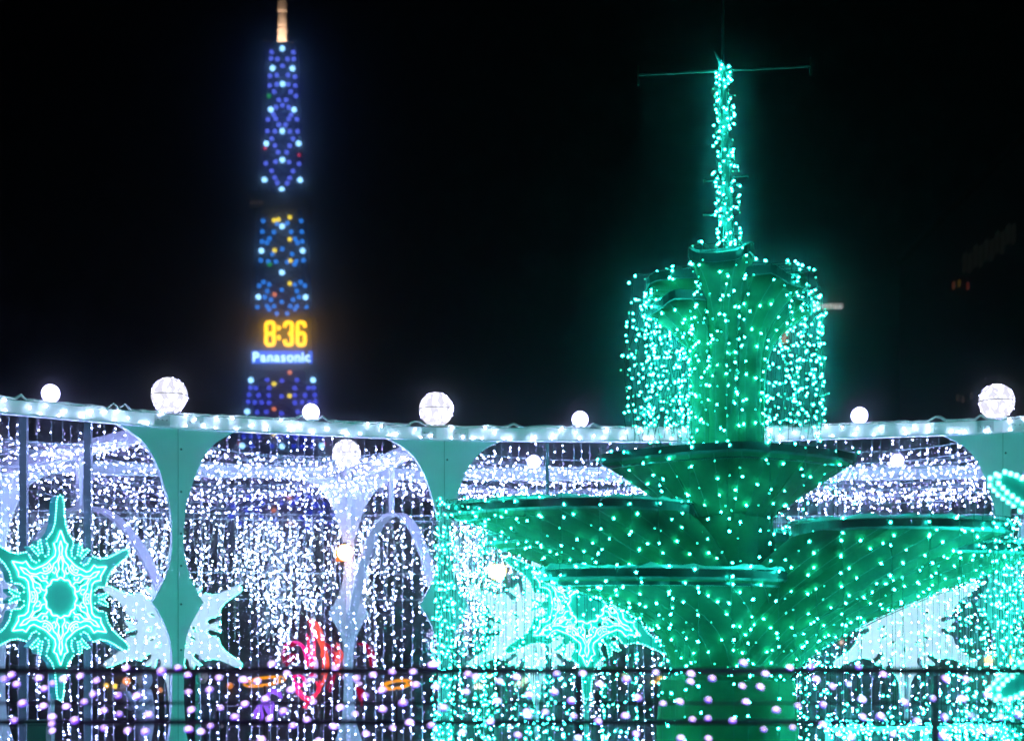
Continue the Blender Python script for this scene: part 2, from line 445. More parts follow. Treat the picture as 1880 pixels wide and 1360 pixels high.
def rad(i):
    a = (RC[i] - FC[i]); a.z = 0; return a.normalized()
fcl = {1: 'pale teal hourglass column beside the big green snowflake', 2: 'pale teal hourglass column right of the orange lamp, edged by the green light curtain',
       3: 'white hourglass column hidden behind the fountain shaft', 4: 'pale teal hourglass column at the far right under a large globe', 0: 'hourglass column beyond the left picture edge'}
for i in (1, 2, 3, 4):
    r = rad(i); td = V((r.y, -r.x, 0))
    # panel stands across the line of the front beams
    a = (FC[i + 1] - FC[i - 1]).normalized()
    nrm = V((-a.y, a.x, 0))
    column('hourglass_column', FC[i], a, nrm, fcl[i], 'front columns of the light pergola')
rcl = {1: 'rear white hourglass column at the left edge behind the big snowflake', 2: 'bright white rear hourglass column with the orange lamp beside it', 3: 'white rear column behind the fountain'}
for i in (1, 2, 3):
    a = (RC[i + 1] - RC[i - 1]).normalized(); nrm = V((-a.y, a.x, 0))
    column('hourglass_column', RC[i], a, -nrm, rcl[i], 'rear columns of the light pergola', bolts=False)

def beam(A, B, label, group, seedn, bulbs=True):
    rnd = random.Random(seedn)
    d = (B - A); L = d.length; d.normalize(); nrm = V((-d.y, d.x, 0))
    ctr = (A + B) / 2
    t = thing('pergola_beam', V((ctr.x, ctr.y, 0)), label, 'beam', group)
    zc = ZT - BH / 2
    m = MB(); m.bar(A + V((0, 0, zc)), B + V((0, 0, zc)), 0.11, BH); m.build('beam_box', M_white, t)
    m = MB(); m.bar(A + V((0, 0, ZT - BH - 0.011)) - nrm * 0.03, B + V((0, 0, ZT - BH - 0.011)) - nrm * 0.03, 0.12, 0.02); m.build('lower_flange', M_white, t)
    # joint plates with bolts
    for e, s in ((A, 1), (B, -1)):
        c = e + d * s * 0.22 - nrm * 0.0575 + V((0, 0, zc))
        m = MB(); m.bar(c - d * 0.1, c + d * 0.1, 0.006, BH * 0.9); pl = m.build('joint_plate', M_alu, t)
        for q in (-0.06, 0.0, 0.06):
            m = MB(); m.bulb(c + d * q - nrm * 0.006, 0.012, ax=nrm); m.build('bolt', M_bolt, pl)
    # frozen garland of cable and ice along the top edge
    m = MB(); n = int(L / 0.07); pts = []
    for k in range(n + 1):
        p = lerp(A, B, k / n); pts.append(p - nrm * (0.05 + rnd.uniform(-.02, .02)) + V((0, 0, ZT + 0.012 + rnd.uniform(0, .014) + (rnd.random() < .06) * .05)))
    m.tube(pts, [0.012 + rnd.uniform(0, .012) for _ in pts], 5); m.build('cable_bundle', M_snow, t)
    # small lights fixed on the beam face
    if bulbs:
        m = MB(); x = 0.1
        while x < L - 0.1:
            m.bulb(A + d * x - nrm * (0.09 + rnd.uniform(0, .03)) + V((0, 0, ZT - rnd.uniform(0.0, BH))), 0.014); x += rnd.uniform(0.1, 0.3)
        x = 0.1
        while x < L - 0.1:
            m.bulb(A + d * x - nrm * 0.085 + V((0, 0, ZT - BH - rnd.uniform(-0.03, .0))), 0.011, ax=V((0, 0, 1))); x += rnd.uniform(0.22, 0.42)
        tag(m.build('beam_bulbs', emit('beam_led', (0.6, 0.66, 1.0), 85.0), t), kind='stuff')
names_f = ['the front beam at the far left above the big snowflake', 'white front beam under the two globes in front of the tower', 'white front beam from the second column to the fountain shaft',
           'white front beam between the fountain and the right-hand column', 'white front beam end at the right picture edge']
for i in range(5):
    beam(FC[i], FC[i + 1], names_f[i], 'front beams of the light pergola', 50 + i)
names_r = ['rear beam beyond the left picture edge', 'lower white rear beam in the left bay behind the light net', 'lower white rear beam in the middle bay behind the light net', 'lower white rear beam seen right of the fountain']
for i in range(1, 4):
    beam(RC[i], RC[i + 1], names_r[i], 'rear beams of the light pergola', 60 + i, bulbs=False)
for i, lb in ((1, 'white cross beam running back from the first hourglass column'), (2, 'white cross beam running back from the second hourglass column'), (3, 'white cross beam behind the fountain'), (4, 'white cross beam at the right edge')):
    m = MB(); m.bar(FC[i] + rad(i) * .12 + V((0, 0, ZT - .12)), RC[i] - rad(i) * .12 + V((0, 0, ZT - .12)), 0.10, 0.2)
    tag(m.build('cross_beam', M_white), lb, 'beam', 'cross beams of the light pergola')
# hanging arches between front and rear columns
for i, lb in ((1, 'white curved arch behind the big green snowflake'), (2, 'white curved arch between the rear column and the second front column'), (4, 'white curved arch at the right picture edge')):
    a, b = RC[i] + rad(i) * -0.1, FC[i] + rad(i) * 0.1
    t = thing('hanging_arch', V(((a.x + b.x) / 2, (a.y + b.y) / 2, 0)), lb, 'arch', 'arches of the light pergola')
    m = MB(); rings = []
    N = 26; d = (b - a).normalized(); n = V((-d.y, d.x, 0)); q = []
    for k in range(N + 1):
        s = k / N; x = -1 + 2 * s
        q.append(lerp(a, b, s) + V((0, 0, 2.3 + 1.63 * (1 - abs(x) ** 2.3))))
    for k, p in enumerate(q):
        tn = (q[min(k + 1, N)] - q[max(k - 1, 0)]).normalized(); up = n.cross(tn)
        if up.z < 0: up = -up
        rings.append([p + n * sx * 0.07 + up * sy * 0.022 for sx, sy in ((-1, -1), (1, -1), (1, 1), (-1, 1))])
    m.loft(rings, True, True); m.build('arch_band', M_white, t)
    c = (a + b) / 2
    m = MB(); m.box(c + V((0, 0, (3.955 + ZT - 0.23) / 2)), (0.13, 0.05, ZT - 0.23 - 3.955), rz=math.atan2(d.y, d.x)); m.build('drop_post', M_white, t)
# slim posts of the front ring
def post(u, i, label, w=0.085):
    # intersection of view column u with the beam line i-(i+1), set just behind the beam
    A, B = FC[i], FC[i + 1]; d = B - A; k = (u - CX) / F
    s = (k * A.y - A.x) / (d.x - k * d.y)
    p = A + d * s + V((0, 0.12, 0))
    m = MB(); m.box((p.x, p.y, (ZT - BH) / 2), (w, w, ZT - BH - 0.01)); m.box((p.x, p.y - 0.0, 0.01), (w * 2.2, w * 2.2, 0.02))
    tag(m.build('steel_post', M_post), label, 'post', 'slim steel posts under the front beam')
post(38, 0, 'slim grey steel post at the left edge, above the big snowflake')
post(157, 0, 'slim grey steel post right of the big snowflake tip')
post(1005, 2, 'thin grey steel post above the left fountain petal', 0.045)

# globes
def globe(pos, r, big, label, group):
    t = thing('globe_lamp', pos, label, 'globe lamp', group)
    c = pos + V((0, 0, r + 0.015)); nu = 28
    G = G_big if big else G_small
    m = MB(); m.sphere(c, r, nu, 8, 0.02, 0.9999); m.build('upper_half', G, t, smooth=True)
    m = MB(); m.sphere(c, r, nu, 8, -0.9999, -0.02); m.build('lower_half', G, t, smooth=True)
    if big:
        m = MB(); m.tube([c + V((math.cos(a), math.sin(a), 0)) * (r * 0.995) for a in [2 * pi * j / 40 for j in range(40)]], 0.006, 4, closed=True); m.build('seam_ring', M_bolt, t)
        for a in range(0, 360, 20):
            pass
        m = MB()
        rnd = random.Random(int(pos.x * 100))
        for k in range(90):
            z = rnd.uniform(-0.95, 0.95); a = rnd.uniform(0, 2 * pi); q = math.sqrt(1 - z * z)
            m.bulb(c + V((math.cos(a) * q, math.sin(a) * q, z)) * (r + 0.001), 0.0042)
        tag(m.build('halo_bulbs', emit('globe_halo_bulb', (.40, .40, 1), 150.0), t), kind='stuff')  # tiny blue bulbs added to give the globe a halo
    m = MB(); m.loft([[pos + V((math.cos(a) * rr, math.sin(a) * rr, z)) for a in [2 * pi * j / 10 for j in range(10)]] for rr, z in ((r * .45, 0.0), (r * .4, 0.03))], True, True); m.build('mount', M_alu, t)
def on_line(pts, i, u):
    A, B = pts[i], pts[i + 1]; d = B - A; k = (u - CX) / F
    s = (k * A.y - A.x) / (d.x - k * d.y)
    return A + d * s + V((0, 0, ZT + 0.005))
for i, u, big, lb in ((0, 93, 0, 'small white globe lamp at the far left of the beam'), (0, 311, 1, 'large white globe lamp above the first hourglass column'), (1, 571, 0, 'small white globe lamp in front of the tower foot'),
                      (1, 801, 1, 'large white globe lamp above the second hourglass column'), (2, 1065, 0, 'small white globe lamp left of the fountain'), (3, 1578, 0, 'small white globe lamp right of the fountain shaft'), (3, 1830, 1, 'large white globe lamp at the far right column')):
    globe(on_line(FC, i, u), 0.225 if big else 0.108, big, lb, 'globe lamps on the front beam')
for i, u, big, lb in ((1, 636, 1, 'large white globe lamp on the rear column behind the net'), (2, 980, 0, 'small white globe lamp on the rear beam left of the fountain'), (3, 1647, 0, 'small white globe lamp on the rear beam right of the fountain')):
    globe(on_line(RC, i, u), 0.225 if big else 0.108, big, lb, 'globe lamps on the rear beam')

# ------------------------------------------------------------------ light curtains and nets
def string(thing_o, pts, bulbs, wmat, bmat, r, wr=0.0031):
    m = MB(); m.tube(pts, wr, 3, caps=False)
    s = m.build('light_string', wmat, thing_o)
    if bulbs:
        m = MB()
        for p in bulbs:
            m.mi = 1 if random.random() < .35 else 0
            m.bulb(p, r * random.uniform(0.75, 1.1))
        tag(m.build('bulb_row', [bmat, {E_white: E_white2, E_whitec: E_whitec2}[bmat]], s), kind='stuff')
    return s

def front_curtain(i, label):
    A, B = FC[i], FC[i + 1]; d = (B - A); L = d.length; d.normalize(); nrm = V((-d.y, d.x, 0))
    c = (A + B) / 2
    t = thing('light_curtain', V((c.x, c.y, 0)), label, 'light curtain', 'light curtains hanging from the front beam')
    x = 0.08
    while x < L - 0.05:
        p0 = A + d * x + nrm * random.uniform(0.075, 0.2)
        z0, z1 = ZT - BH - 0.02, random.uniform(0.25, 0.6)
        pts = []; ph = random.uniform(0, 6)
        for k in range(9):
            z = lerp(z0, z1, k / 8); pts.append(V((p0.x + 0.012 * math.sin(ph + k), p0.y, z)))
        bl = []; z = z0 - random.uniform(0, .15)
        while z > z1:
            a = random.uniform(0, 2 * pi)
            bl.append(V((p0.x + math.cos(a) * .02, p0.y + math.sin(a) * .02, z))); z -= random.choice((0.04, 0.08, 0.11, 0.13))
        string(t, pts, bl, M_wirew, E_white, 0.0086)
        x += random.uniform(0.095, 0.145)
front_curtain(0, 'curtain of white light strings in the left bay around the big snowflake')
front_curtain(1, 'curtain of white light strings between the two hourglass columns')
front_curtain(2, 'curtain of white light strings between second column and fountain')
front_curtain(3, 'curtain of white light strings right of the fountain')

def ceiling_net(i, label):
    A, B, C, D = FC[i], FC[i + 1], RC[i], RC[i + 1]
    c = (A + B + C + D) / 4
    t = thing('ceiling_light_net', V((c.x, c.y, 0)), label, 'light net', 'light nets spanning the pergola roof')
    for k in range(16):
        s = 0.05 + 0.93 * k / 15
        a, b = lerp(A, C, s), lerp(B, D, s); L = (b - a).length
        sag = random.uniform(0.10, 0.26) + 0.12 * s; zz = ZT - 0.12 - random.uniform(0, .12) - 0.1 * s
        f = lambda q: lerp(a, b, q) + V((0, 0, zz - sag * (1 - (2 * q - 1) ** 2)))
        pts = [f(q / 14) for q in range(15)]
        bl = []; x = random.uniform(0, .1)
        while x < L:
            bl.append(f(x / L) + V((random.uniform(-.02, .02), random.uniform(-.12, .12), -random.uniform(0.01, 0.10)))); x += random.uniform(0.035, 0.095)
        string(t, pts, bl, M_wirew, E_white, 0.0086, 0.004)
ceiling_net(0, 'sagging net of white bulbs over the left bay')
ceiling_net(1, 'sagging net of white bulbs between the first two columns')
ceiling_net(2, 'sagging net of white bulbs left of the fountain')
ceiling_net(3, 'sagging net of white bulbs right of the fountain')

def icicles(i, label):
    A, B = RC[i], RC[i + 1]; d = (B - A); L = d.length; d.normalize(); nrm = V((-d.y, d.x, 0))
    c = (A + B) / 2
    t = thing('icicle_light_curtain', V((c.x, c.y, 0)), label, 'light curtain', 'icicle lights hanging along the rear beam')
    zt = 4.12
    for z in (4.14, 4.05, 3.2, 2.78):
        m = MB(); m.tube([A + nrm * .2 + V((0, 0, z)), B + nrm * .2 + V((0, 0, z))], 0.006, 4); m.build('support_cable', M_wirew, t)
    x = 0.03
    while x < L:
        sc = abs(math.sin(x * 1.55 + i))
        drop = 0.85 + 1.2 * sc ** 2 * random.uniform(0.6, 1.15) + random.uniform(0, .3)
        if random.random() < 0.12: drop += 1.2
        off = random.uniform(-0.25, 0.35); ph = random.uniform(0, 6); am = random.uniform(0.01, 0.06)
        f = lambda z: A + d * (x + am * math.sin(ph + z * 4)) + nrm * (0.2 + off) + V((0, 0, z))
        pts = [f(lerp(zt, zt - drop, k / 8)) for k in range(9)]
        bl = []; z = zt - random.uniform(0.03, 0.2)
        while z > zt - drop:
            bl.append(f(z) + V((random.gauss(0, .045), random.uniform(-.06, .06), random.uniform(-.02, .02)))); z -= random.uniform(0.028, 0.08)
        string(t, pts, bl, M_wirew, E_whitec, 0.009)
        x += random.uniform(0.025, 0.07) if math.sin(x * 3.1 + i) > -.2 else random.uniform(.09, .17)
def rear_strings(i, label):
    A, B = RC[i], RC[i + 1]; d = (B - A); L = d.length; d.normalize(); nrm = V((-d.y, d.x, 0)); c = (A + B) / 2
    t = thing('rear_light_curtain', V((c.x, c.y, 0)), label, 'light curtain', 'straight light strings along the rear beam')
    x = 0.05
    while x < L:
        p = A + d * x + nrm * random.uniform(-.35, -.1); z1 = random.uniform(2.1, 2.7)
        bl = []; z = ZT - .25 - random.uniform(0, .15)
        while z > z1:
            bl.append(V((p.x + random.uniform(-.02, .02), p.y, z))); z -= random.uniform(.10, .22)
        string(t, [V((p.x + random.uniform(-.008, .008), p.y, lerp(ZT - .2, z1, k / 5))) for k in range(6)], bl, M_wirew, E_whitec, 0.0085)
        x += random.uniform(.22, .36)
rear_strings(1, 'straight white light strings behind the left bay, in front of the icicle lights')
rear_strings(2, 'straight white light strings behind the middle bay, in front of the icicle lights')
rear_strings(3, 'straight white light strings behind the bay right of the fountain')
icicles(1, 'dense icicle lights behind the left bay')
icicles(2, 'dense icicle lights behind the middle bay')
icicles(3, 'dense icicle lights behind the bay right of the fountain')

# ------------------------------------------------------------------ snowflakes
HALF = [(0.0, 1.0), (0.03, .985), (0.045, .93), (.05, .84), (.065, .72), (.10, .635), (.165, .565), (.16, .52), (.135, .47), (.142, .415), (.178, .395), (.213, .43), (.222, .49), (.238, .55), (.262, .535), (.268, .48), (.245, .424)]
INNER = [[(0, .66), (.05, .55), (.085, .53), (.06, .46), (.07, .41), (.12, .37), (.16, .335), (.185, .32)],
         [(0, .56), (.022, .49), (.012, .43), (.045, .36), (.085, .33), (.105, .27), (.14, .2425)],
         [(0, .41), (.03, .345), (.02, .28), (.05, .235), (.04, .2)],
         [(.115, .30), (.135, .33), (.16, .30), (.145, .265), (.115, .30)],
         [(.07, .30), (.055, .27), (.075, .235), (.10, .25)]]
def sector_pts(h, full_mirror=True):
    out = []
    for k in range(6):
        a = -k * pi / 3
        R = lambda p: (p[0] * math.cos(a) - p[1] * math.sin(a), p[0] * math.sin(a) + p[1] * math.cos(a))
        seg = [R(p) for p in h]
        nxt = [R2 for R2 in []]
        out += seg
        a2 = -(k + 1) * pi / 3
        Q = lambda p: (-p[0] * math.cos(a2) - p[1] * math.sin(a2), -p[0] * math.sin(a2) + p[1] * math.cos(a2))
        out += [Q(p) for p in h[::-1][1:-1]]
    return out
OUT = sector_pts(HALF)
def resample(pts, step, closed):
    res = []; n = len(pts)
    for i in range(n if closed else n - 1):
        a, b = V(pts[i]), V(pts[(i + 1) % n]); L = (b - a).length; k = max(1, int(round(L / step)))
        res += [a + (b - a) * (j / k) for j in range(k)]
    return res
def snowflake(pos, r, yaw, front, label, group, stand=True, bead=0.013, step=0.04, thick=0.12):
    """yaw turns the patterned face away from the -Y direction; front False shows the white back"""
    t = thing('snowflake_light', V((pos.x, pos.y, 0)), label, 'snowflake', group)
    N = V((math.sin(yaw), -math.cos(yaw), 0))          # towards the viewer
    X = V((math.cos(yaw), math.sin(yaw), 0)); Z = V((0, 0, 1))
    fr = (pos, X, Z, N)
    sc = lambda lp: [(p[0] * r, p[1] * r) for p in lp]
    holes = []
    for k in range(6):
        a = -k * pi / 3
        for (hx, hy, s) in ((0.0, .30, .036), (.03, .185, 0.0), (-0.115, .262, .042), (.115, .262, .042)):
            if s == 0: continue
            cx = hx * math.cos(a) - hy * math.sin(a); cy = hx * math.sin(a) + hy * math.cos(a)
            if abs(hx) > .05 and k % 2: continue
            holes.append([(cx + s * q * math.cos(b + a), cy + s * q * math.sin(b + a)) for b, q in ((0, 1), (pi / 2, 1.5), (pi, 1), (3 * pi / 2, 1.5))])
    m = MB(); m.prism([sc(OUT)] + [sc(h[::-1]) for h in holes], fr, -thick / 2, thick / 2)
    m.build('plate', M_plate_t if front else M_plate_b, t)
    pt = lambda p, y: pos + X * (p[0] * r) + Z * (p[1] * r) + N * y
    # beads round the edge
    m = MB()
    for p in resample(OUT, step / r, True):
        q = V((p[0], p[1])) * 1.006
        m.bulb(pt(q, (thick / 2 if front else -thick / 2) + 0.006), bead, ax=N)
        if stand == 'near' : m.bulb(pt(q, -thick / 2 - 0.006), bead, ax=N)
    tag(m.build('edge_lights', E_edge if not front else E_rope, t), kind='stuff')
    s = 1 if front else -1
    m = MB()
    for ln in INNER:
        for k in range(6):
            for mir in (1, -1):
                a = -k * pi / 3
                pts = [(mir * p[0] * math.cos(a) - p[1] * math.sin(a), mir * p[0] * math.sin(a) + p[1] * math.cos(a)) for p in ln]
                m.tube([pt(p, s * (thick / 2 + 0.014)) for p in pts], 0.0088, 5)
    m.tube([pt((0.19 * math.cos(a) * (1 + .05 * math.cos(12 * a)), 0.19 * math.sin(a) * (1 + .05 * math.cos(12 * a))), s * (thick / 2 + .014)) for a in [2 * pi * j / 72 for j in range(72)]], 0.0105, 5, closed=True)
    m.build('rope_pattern', E_rope, t)
    if stand:
        m = MB(); m.box(pos - N * s * (thick / 2 + .04) * 1 + V((0, 0, -r - (pos.z - r) / 2 + 0.25)), (0.06, 0.05, pos.z - r + 0.5), rz=yaw); m.build('stand_post', M_alu, t)
    return t
snowflake(P(104, 1097, 18.9), 1.2, math.radians(55), True, 'large glowing teal snowflake at the left edge', 'snowflake lights')
snowflake(P(317, 1150, 24.4), 1.2, 0.0, False, 'white backed snowflake behind the first hourglass column', 'snowflake lights')
snowflake(P(1077, 1110, 20.6), 1.2, 0.0, True, 'glowing teal snowflake partly covered by the fountain petals', 'snowflake lights')
snowflake(P(985, 1150, 25.0), 1.2, math.radians(4), False, 'white backed snowflake overlapped by the teal one left of the fountain', 'snowflake lights')
snowflake(P(1662, 1147, 24.0), 1.2, math.radians(-5), False, 'white backed snowflake under the right fountain petals', 'snowflake lights')
snowflake(P(2150, 1078, 9.0), 1.2, math.radians(8), True, 'near snowflake cut by the right edge, only two beaded arms showing', 'snowflake lights', stand='near', bead=0.019, step=0.042, thick=0.1)

# ------------------------------------------------------------------ fountain
FX, FY = 1.68, 12.5
FO = V((FX, FY, 0))
ftn = thing('petal_fountain', FO, 'tiered petal fountain with fluted shaft under strings of teal lights', 'fountain')
def leaf(theta, L, W, back=0.35, n=88):
    th = math.radians(theta); X = V((math.cos(th), math.sin(th), 0)); Y = V((-math.sin(th), math.cos(th), 0))
    res = []
    for k in range(n):
        a = 2 * pi * k / n
        al = (L + back) / 2 * (1 + math.cos(a)) - back
        ac = W * math.sin(a) * (abs(math.sin(a / 2)) ** 0.35) * 1.1
        res.append(X * al + Y * ac)
    return res
def diamond(Lx, Ly, n=96, p=1.35):
    res = []
    for k in range(n):
        a = 2 * pi * k / n; c, s = math.cos(a), math.sin(a)
        q = (abs(c / Lx) ** p + abs(s / Ly) ** p) ** (-1 / p)
        res.append(V((c * q, s * q, 0)))
    return res
def petal(rim, theta, zr, zb, stem, g=1.5, lip=0.062, snow=True):
    n = len(rim); th = math.radians(theta)
    base = []
    for k, p in enumerate(rim):
        a = 2 * pi * k / n + th
        base.append(V((math.cos(a) * stem, math.sin(a) * stem, 0)))
    rings = []
    for i in range(13):
        t = i / 12
        rings.append([FO + lerp(base[k], rim[k] * 0.985, t ** g) + V((0, 0, lerp(zb, zr, t))) for k in range(n)])
    m = MB(); m.loft(rings, True, False)
    bowl = m.build('petal_bowl', M_stone, ftn, smooth=True)
    for k in range(0, n, n // (8 if theta == 0 else 4)):
        m = MB(); m.tube([r[k] for r in rings], 0.0035, 5); m.build('rib', M_stone, bowl)
    RINGS.append(rings)
    m = MB()
    rnd = random.Random(int(zr * 1000))
    r0 = [FO + p * 0.99 + V((0, 0, zr - 0.012)) for p in rim]; r1 = [FO + p * 1.012 + V((0, 0, zr + lip * 0.1)) for p in rim]; r2 = [FO + p * 1.012 + V((0, 0, zr + lip)) for p in rim]
    r3 = [FO + p * 0.95 + V((0, 0, zr + lip + .004)) for p in rim]; r4 = [FO + p * 0.93 + V((0, 0, zr - 0.05)) for p in rim]
    m.loft([r0, r1, r2, r3, r4], False, True); m.build('rim', M_rim, bowl)
    m = MB(); ra, rb, rc = [], [], []
    for k, p in enumerate(rim):
        h = rnd.uniform(0.012, 0.05)
        ra.append(FO + p * 1.002 + V((0, 0, zr + lip + 0.008))); rb.append(FO + p * rnd.uniform(.965, .99) + V((0, 0, zr + lip + h))); rc.append(FO + p * 0.9 + V((0, 0, zr + lip + h * .8)))
    m.loft([ra, rb, rc], False, True)
    if snow: m.build('snow_cap', M_snow, bowl, smooth=True)
    return bowl
PET = {}
RINGS = []
PET['A'] = dict(rim=diamond(1.0, 0.8), th=0, zr=3.39, zb=2.95, st=.33, g=1.05)
PET['B'] = dict(rim=leaf(183, 2.2, .8, back=-.28), th=183, zr=2.97, zb=2.05, st=.36, g=1.5)
PET['C'] = dict(rim=leaf(-17, 2.12, .8, back=-.52), th=-17, zr=2.80, zb=1.58, st=.4, g=1.7)
PET['D'] = dict(rim=leaf(-143, 1.78, .82, back=.55), th=-143, zr=2.44, zb=1.45, st=.44, g=4.2)
PET['E'] = dict(rim=leaf(-3, 2.5, .65, back=-.6), th=-3, zr=2.66, zb=1.5, st=.4, g=1.9)
PET['F'] = dict(rim=leaf(166, 1.95, .7, back=-.25), th=166, zr=2.78, zb=1.9, st=.36, g=1.6)
PET['G'] = dict(rim=leaf(75, 1.9, .75, back=-.3), th=75, zr=2.8, zb=1.8, st=.36, g=1.6)
for k in PET:
    q = PET[k]; petal(q['rim'], q['th'], q['zr'], q['zb'], q['st'], q['g'], snow=(k != 'A'))
# stem: fluted
def fluted(z0, z1, r0, r1, nf, amp, name, rot=0.0):
    m = MB(); rings = []
    for i in range(7):
        t = i / 6; rr = lerp(r0, r1, t)
        rings.append([FO + V((math.cos(a) * rr * (1 + amp * math.cos(nf * a + rot)), math.sin(a) * rr * (1 + amp * math.cos(nf * a + rot)), lerp(z0, z1, t))) for a in [2 * pi * j / 72 for j in range(72)]])
    m.loft(rings, True, True); return m.build(name, M_stone, ftn, smooth=True)
fluted(0.0, 1.7, 0.6, 0.5, 6, .05, 'lower_stem', .5)
fluted(1.6, 3.0, 0.42, 0.33, 4, .05, 'middle_stem')
fluted(3.3, 4.55, 0.23, 0.2, 6, .06, 'upper_shaft')
# trumpets of the upper shaft
TR = [(-106, 4.92, .34, .235), (-44, 4.75, .50, .20), (166, 4.80, .48, .20), (-160, 4.59, .50, .20), (-4, 4.62, .50, .20), (55, 4.86, .45, .2), (110, 4.7, .4, .2)]
TRINGS = []
for th, zt, reach, hw in TR:
    a = math.radians(th); X = V((math.cos(a), math.sin(a), 0)); Y = V((-math.sin(a), math.cos(a), 0))
    rings = []; z0 = 3.40
    for i in range(19):
        t = i / 18
        fl = max(0.0, (t - 0.40) / 0.60) ** 3.0
        cr = 0.165 + (reach - 0.165) * fl * 0.75
        w = 0.118 + (hw - 0.118) * fl; dp = 0.125 + 0.10 * fl
        ring = []
        for j in range(20):
            b = 2 * pi * j / 20
            e = 2.0 / (2.0 + 2.2 * fl)
            cx_, sy_ = math.cos(b), math.sin(b)
            ring.append(FO + X * (cr + dp * math.copysign(abs(cx_) ** e, cx_)) + Y * (w * math.copysign(abs(sy_) ** e, sy_)) + V((0, 0, lerp(z0, zt, t) - .09 * fl * max(0.0, cx_) ** 2)))
        rings.append(ring)
    m = MB(); m.loft(rings, True, True); tp = m.build('trumpet', M_stone, ftn, smooth=True)
    TRINGS.append((X, rings))
    top = rings[-1]; cen = sum(top, V((0, 0, 0))) / len(top)
    m = MB(); m.loft([[cen + (p - cen) * s + V((0, 0, z)) for p in top] for s, z in ((.98, 0.001), (1.03, .006), (1.03, .075), (.9, .08))], False, True); m.build('trumpet_lid', M_rim, tp)
# mast with cross bar
lean = V((-0.055, 0, 0))
mast = lambda z: FO + V((0.02, 0, 0)) + lean * ((z - 4.9) / 1.6) + V((0, 0, z))
m = MB(); m.tube([mast(4.5), mast(6.45)], [.05, .032], 8); m.build('mast', M_fence2, ftn)
m = MB(); m.tube([mast(6.45), FO + V((-0.03, 0, 7.6))], [.012, .007], 5); m.build('antenna_rod', M_fence, ftn)
ymid = 12.5
m = MB(); a, b = P(1172, 138, ymid), P(1488, 122, ymid)
m.tube([a, b], 0.010, 5); m.bar(a - V((0, 0, .08)), a + V((0, 0, .07)), .012, .012); m.bar(b - V((0, 0, .07)), b + V((0, 0, .07)), .012, .012); m.build('cross_bar', M_fence2, ftn)
m = MB(); a = P(1311, 94, ymid); b = P(1331, 132, ymid)
m.tube([b, a], [.028, .003], 5); m.tube([b + V((-.03, 0, 0)), a + V((.03, .02, -.04))], [.02, .003], 5); m.build('finial_spike', M_alu, ftn)
for (u, v, w) in ((1306, 332, -1), (1360, 324, 1), (1305, 395, -1), (1370, 447, 1)):
    m = MB(); a = P(u, v, ymid); m.tube([a - V((.05, 0, 0)), a + V((.05, 0, 0.006))], .008, 5); m.tube([a + V((w * .05, 0, 0)), a + V((w * .06, 0, 0))], .014, 5); m.build('peg', M_fence2, ftn)
# pool wall on the ground
m = MB(); ring = lambda r, z: [FO + V((math.cos(a) * r, math.sin(a) * r, z)) for a in [2 * pi * j / 64 for j in range(64)]]
m.loft([ring(3.5, 0), ring(3.5, .5), ring(3.2, .5), ring(3.2, .1)], False, False)
tag(m.build('pool_wall', M_conc), 'low round concrete pool wall around the fountain foot', 'wall')

# ---- strings of teal lights over the fountain
FB = []      # (pos, string)
def teal_string(t, pts, bl):
    m = MB(); m.tube(pts, 0.0022, 3, caps=False); s = m.build('light_string', M_wireg, t)
    for p in bl: FB.append((p, s))
def drop_curtain(key, label, zend, sp, bsp, tipdense=0.0, jit=0.0):
    q = PET[key]; rim = [FO + p * 1.03 for p in q['rim']]; n = len(rim)
    c = sum(rim, V((0, 0, 0))) / n
    t = thing('fountain_light_curtain', V((c.x, c.y, 0)), label, 'light curtain', 'strings of teal lights on the fountain')
    tip = max(q['rim'], key=lambda p: p.length); tipw = FO + tip
    acc = 0.0; nxt = 0.03
    for k in range(n):
        a, b = rim[k], rim[(k + 1) % n]; L = (b - a).length; s0 = 0.0
        while acc + (L - s0) >= nxt:
            s0 += nxt - acc; acc = 0.0
            p = lerp(a, b, s0 / L)
            dt = (p - tipw).length
            dens = tipdense * max(0.0, 1 - dt / 1.1)
            nxt = sp * random.uniform(.75, 1.25) / (1 + 3.2 * dens)
            ze = zend * random.uniform(0.8, 1.2) if zend < 1 else zend + random.uniform(-.25, .25)
            z0 = q['zr'] + 0.1
            px, py = p.x + random.uniform(-jit, jit), p.y + random.uniform(-jit, jit)
            pts = [V((p.x - (p.x - FX) * .04, p.y - (p.y - FY) * .04, z0 + .01)), V((p.x, p.y, z0)), V((px, py, lerp(z0, ze, .5))), V((px, py, ze))]
            bl = []; z = z0 - random.uniform(-.02, .12)
            while z > ze:
                f = (z0 - z) / (z0 - ze)
                bl.append(V((lerp(p.x, px, min(1, f * 2)) + random.uniform(-.02, .02), lerp(p.y, py, min(1, f * 2)) + random.uniform(-.02, .02), z)))
                z -= bsp * random.choice((.55, .9, 1.05, 1.2, 1.3)) / (1 + 0.4 * dens)
            teal_string(t, pts, bl)
        acc += L - s0
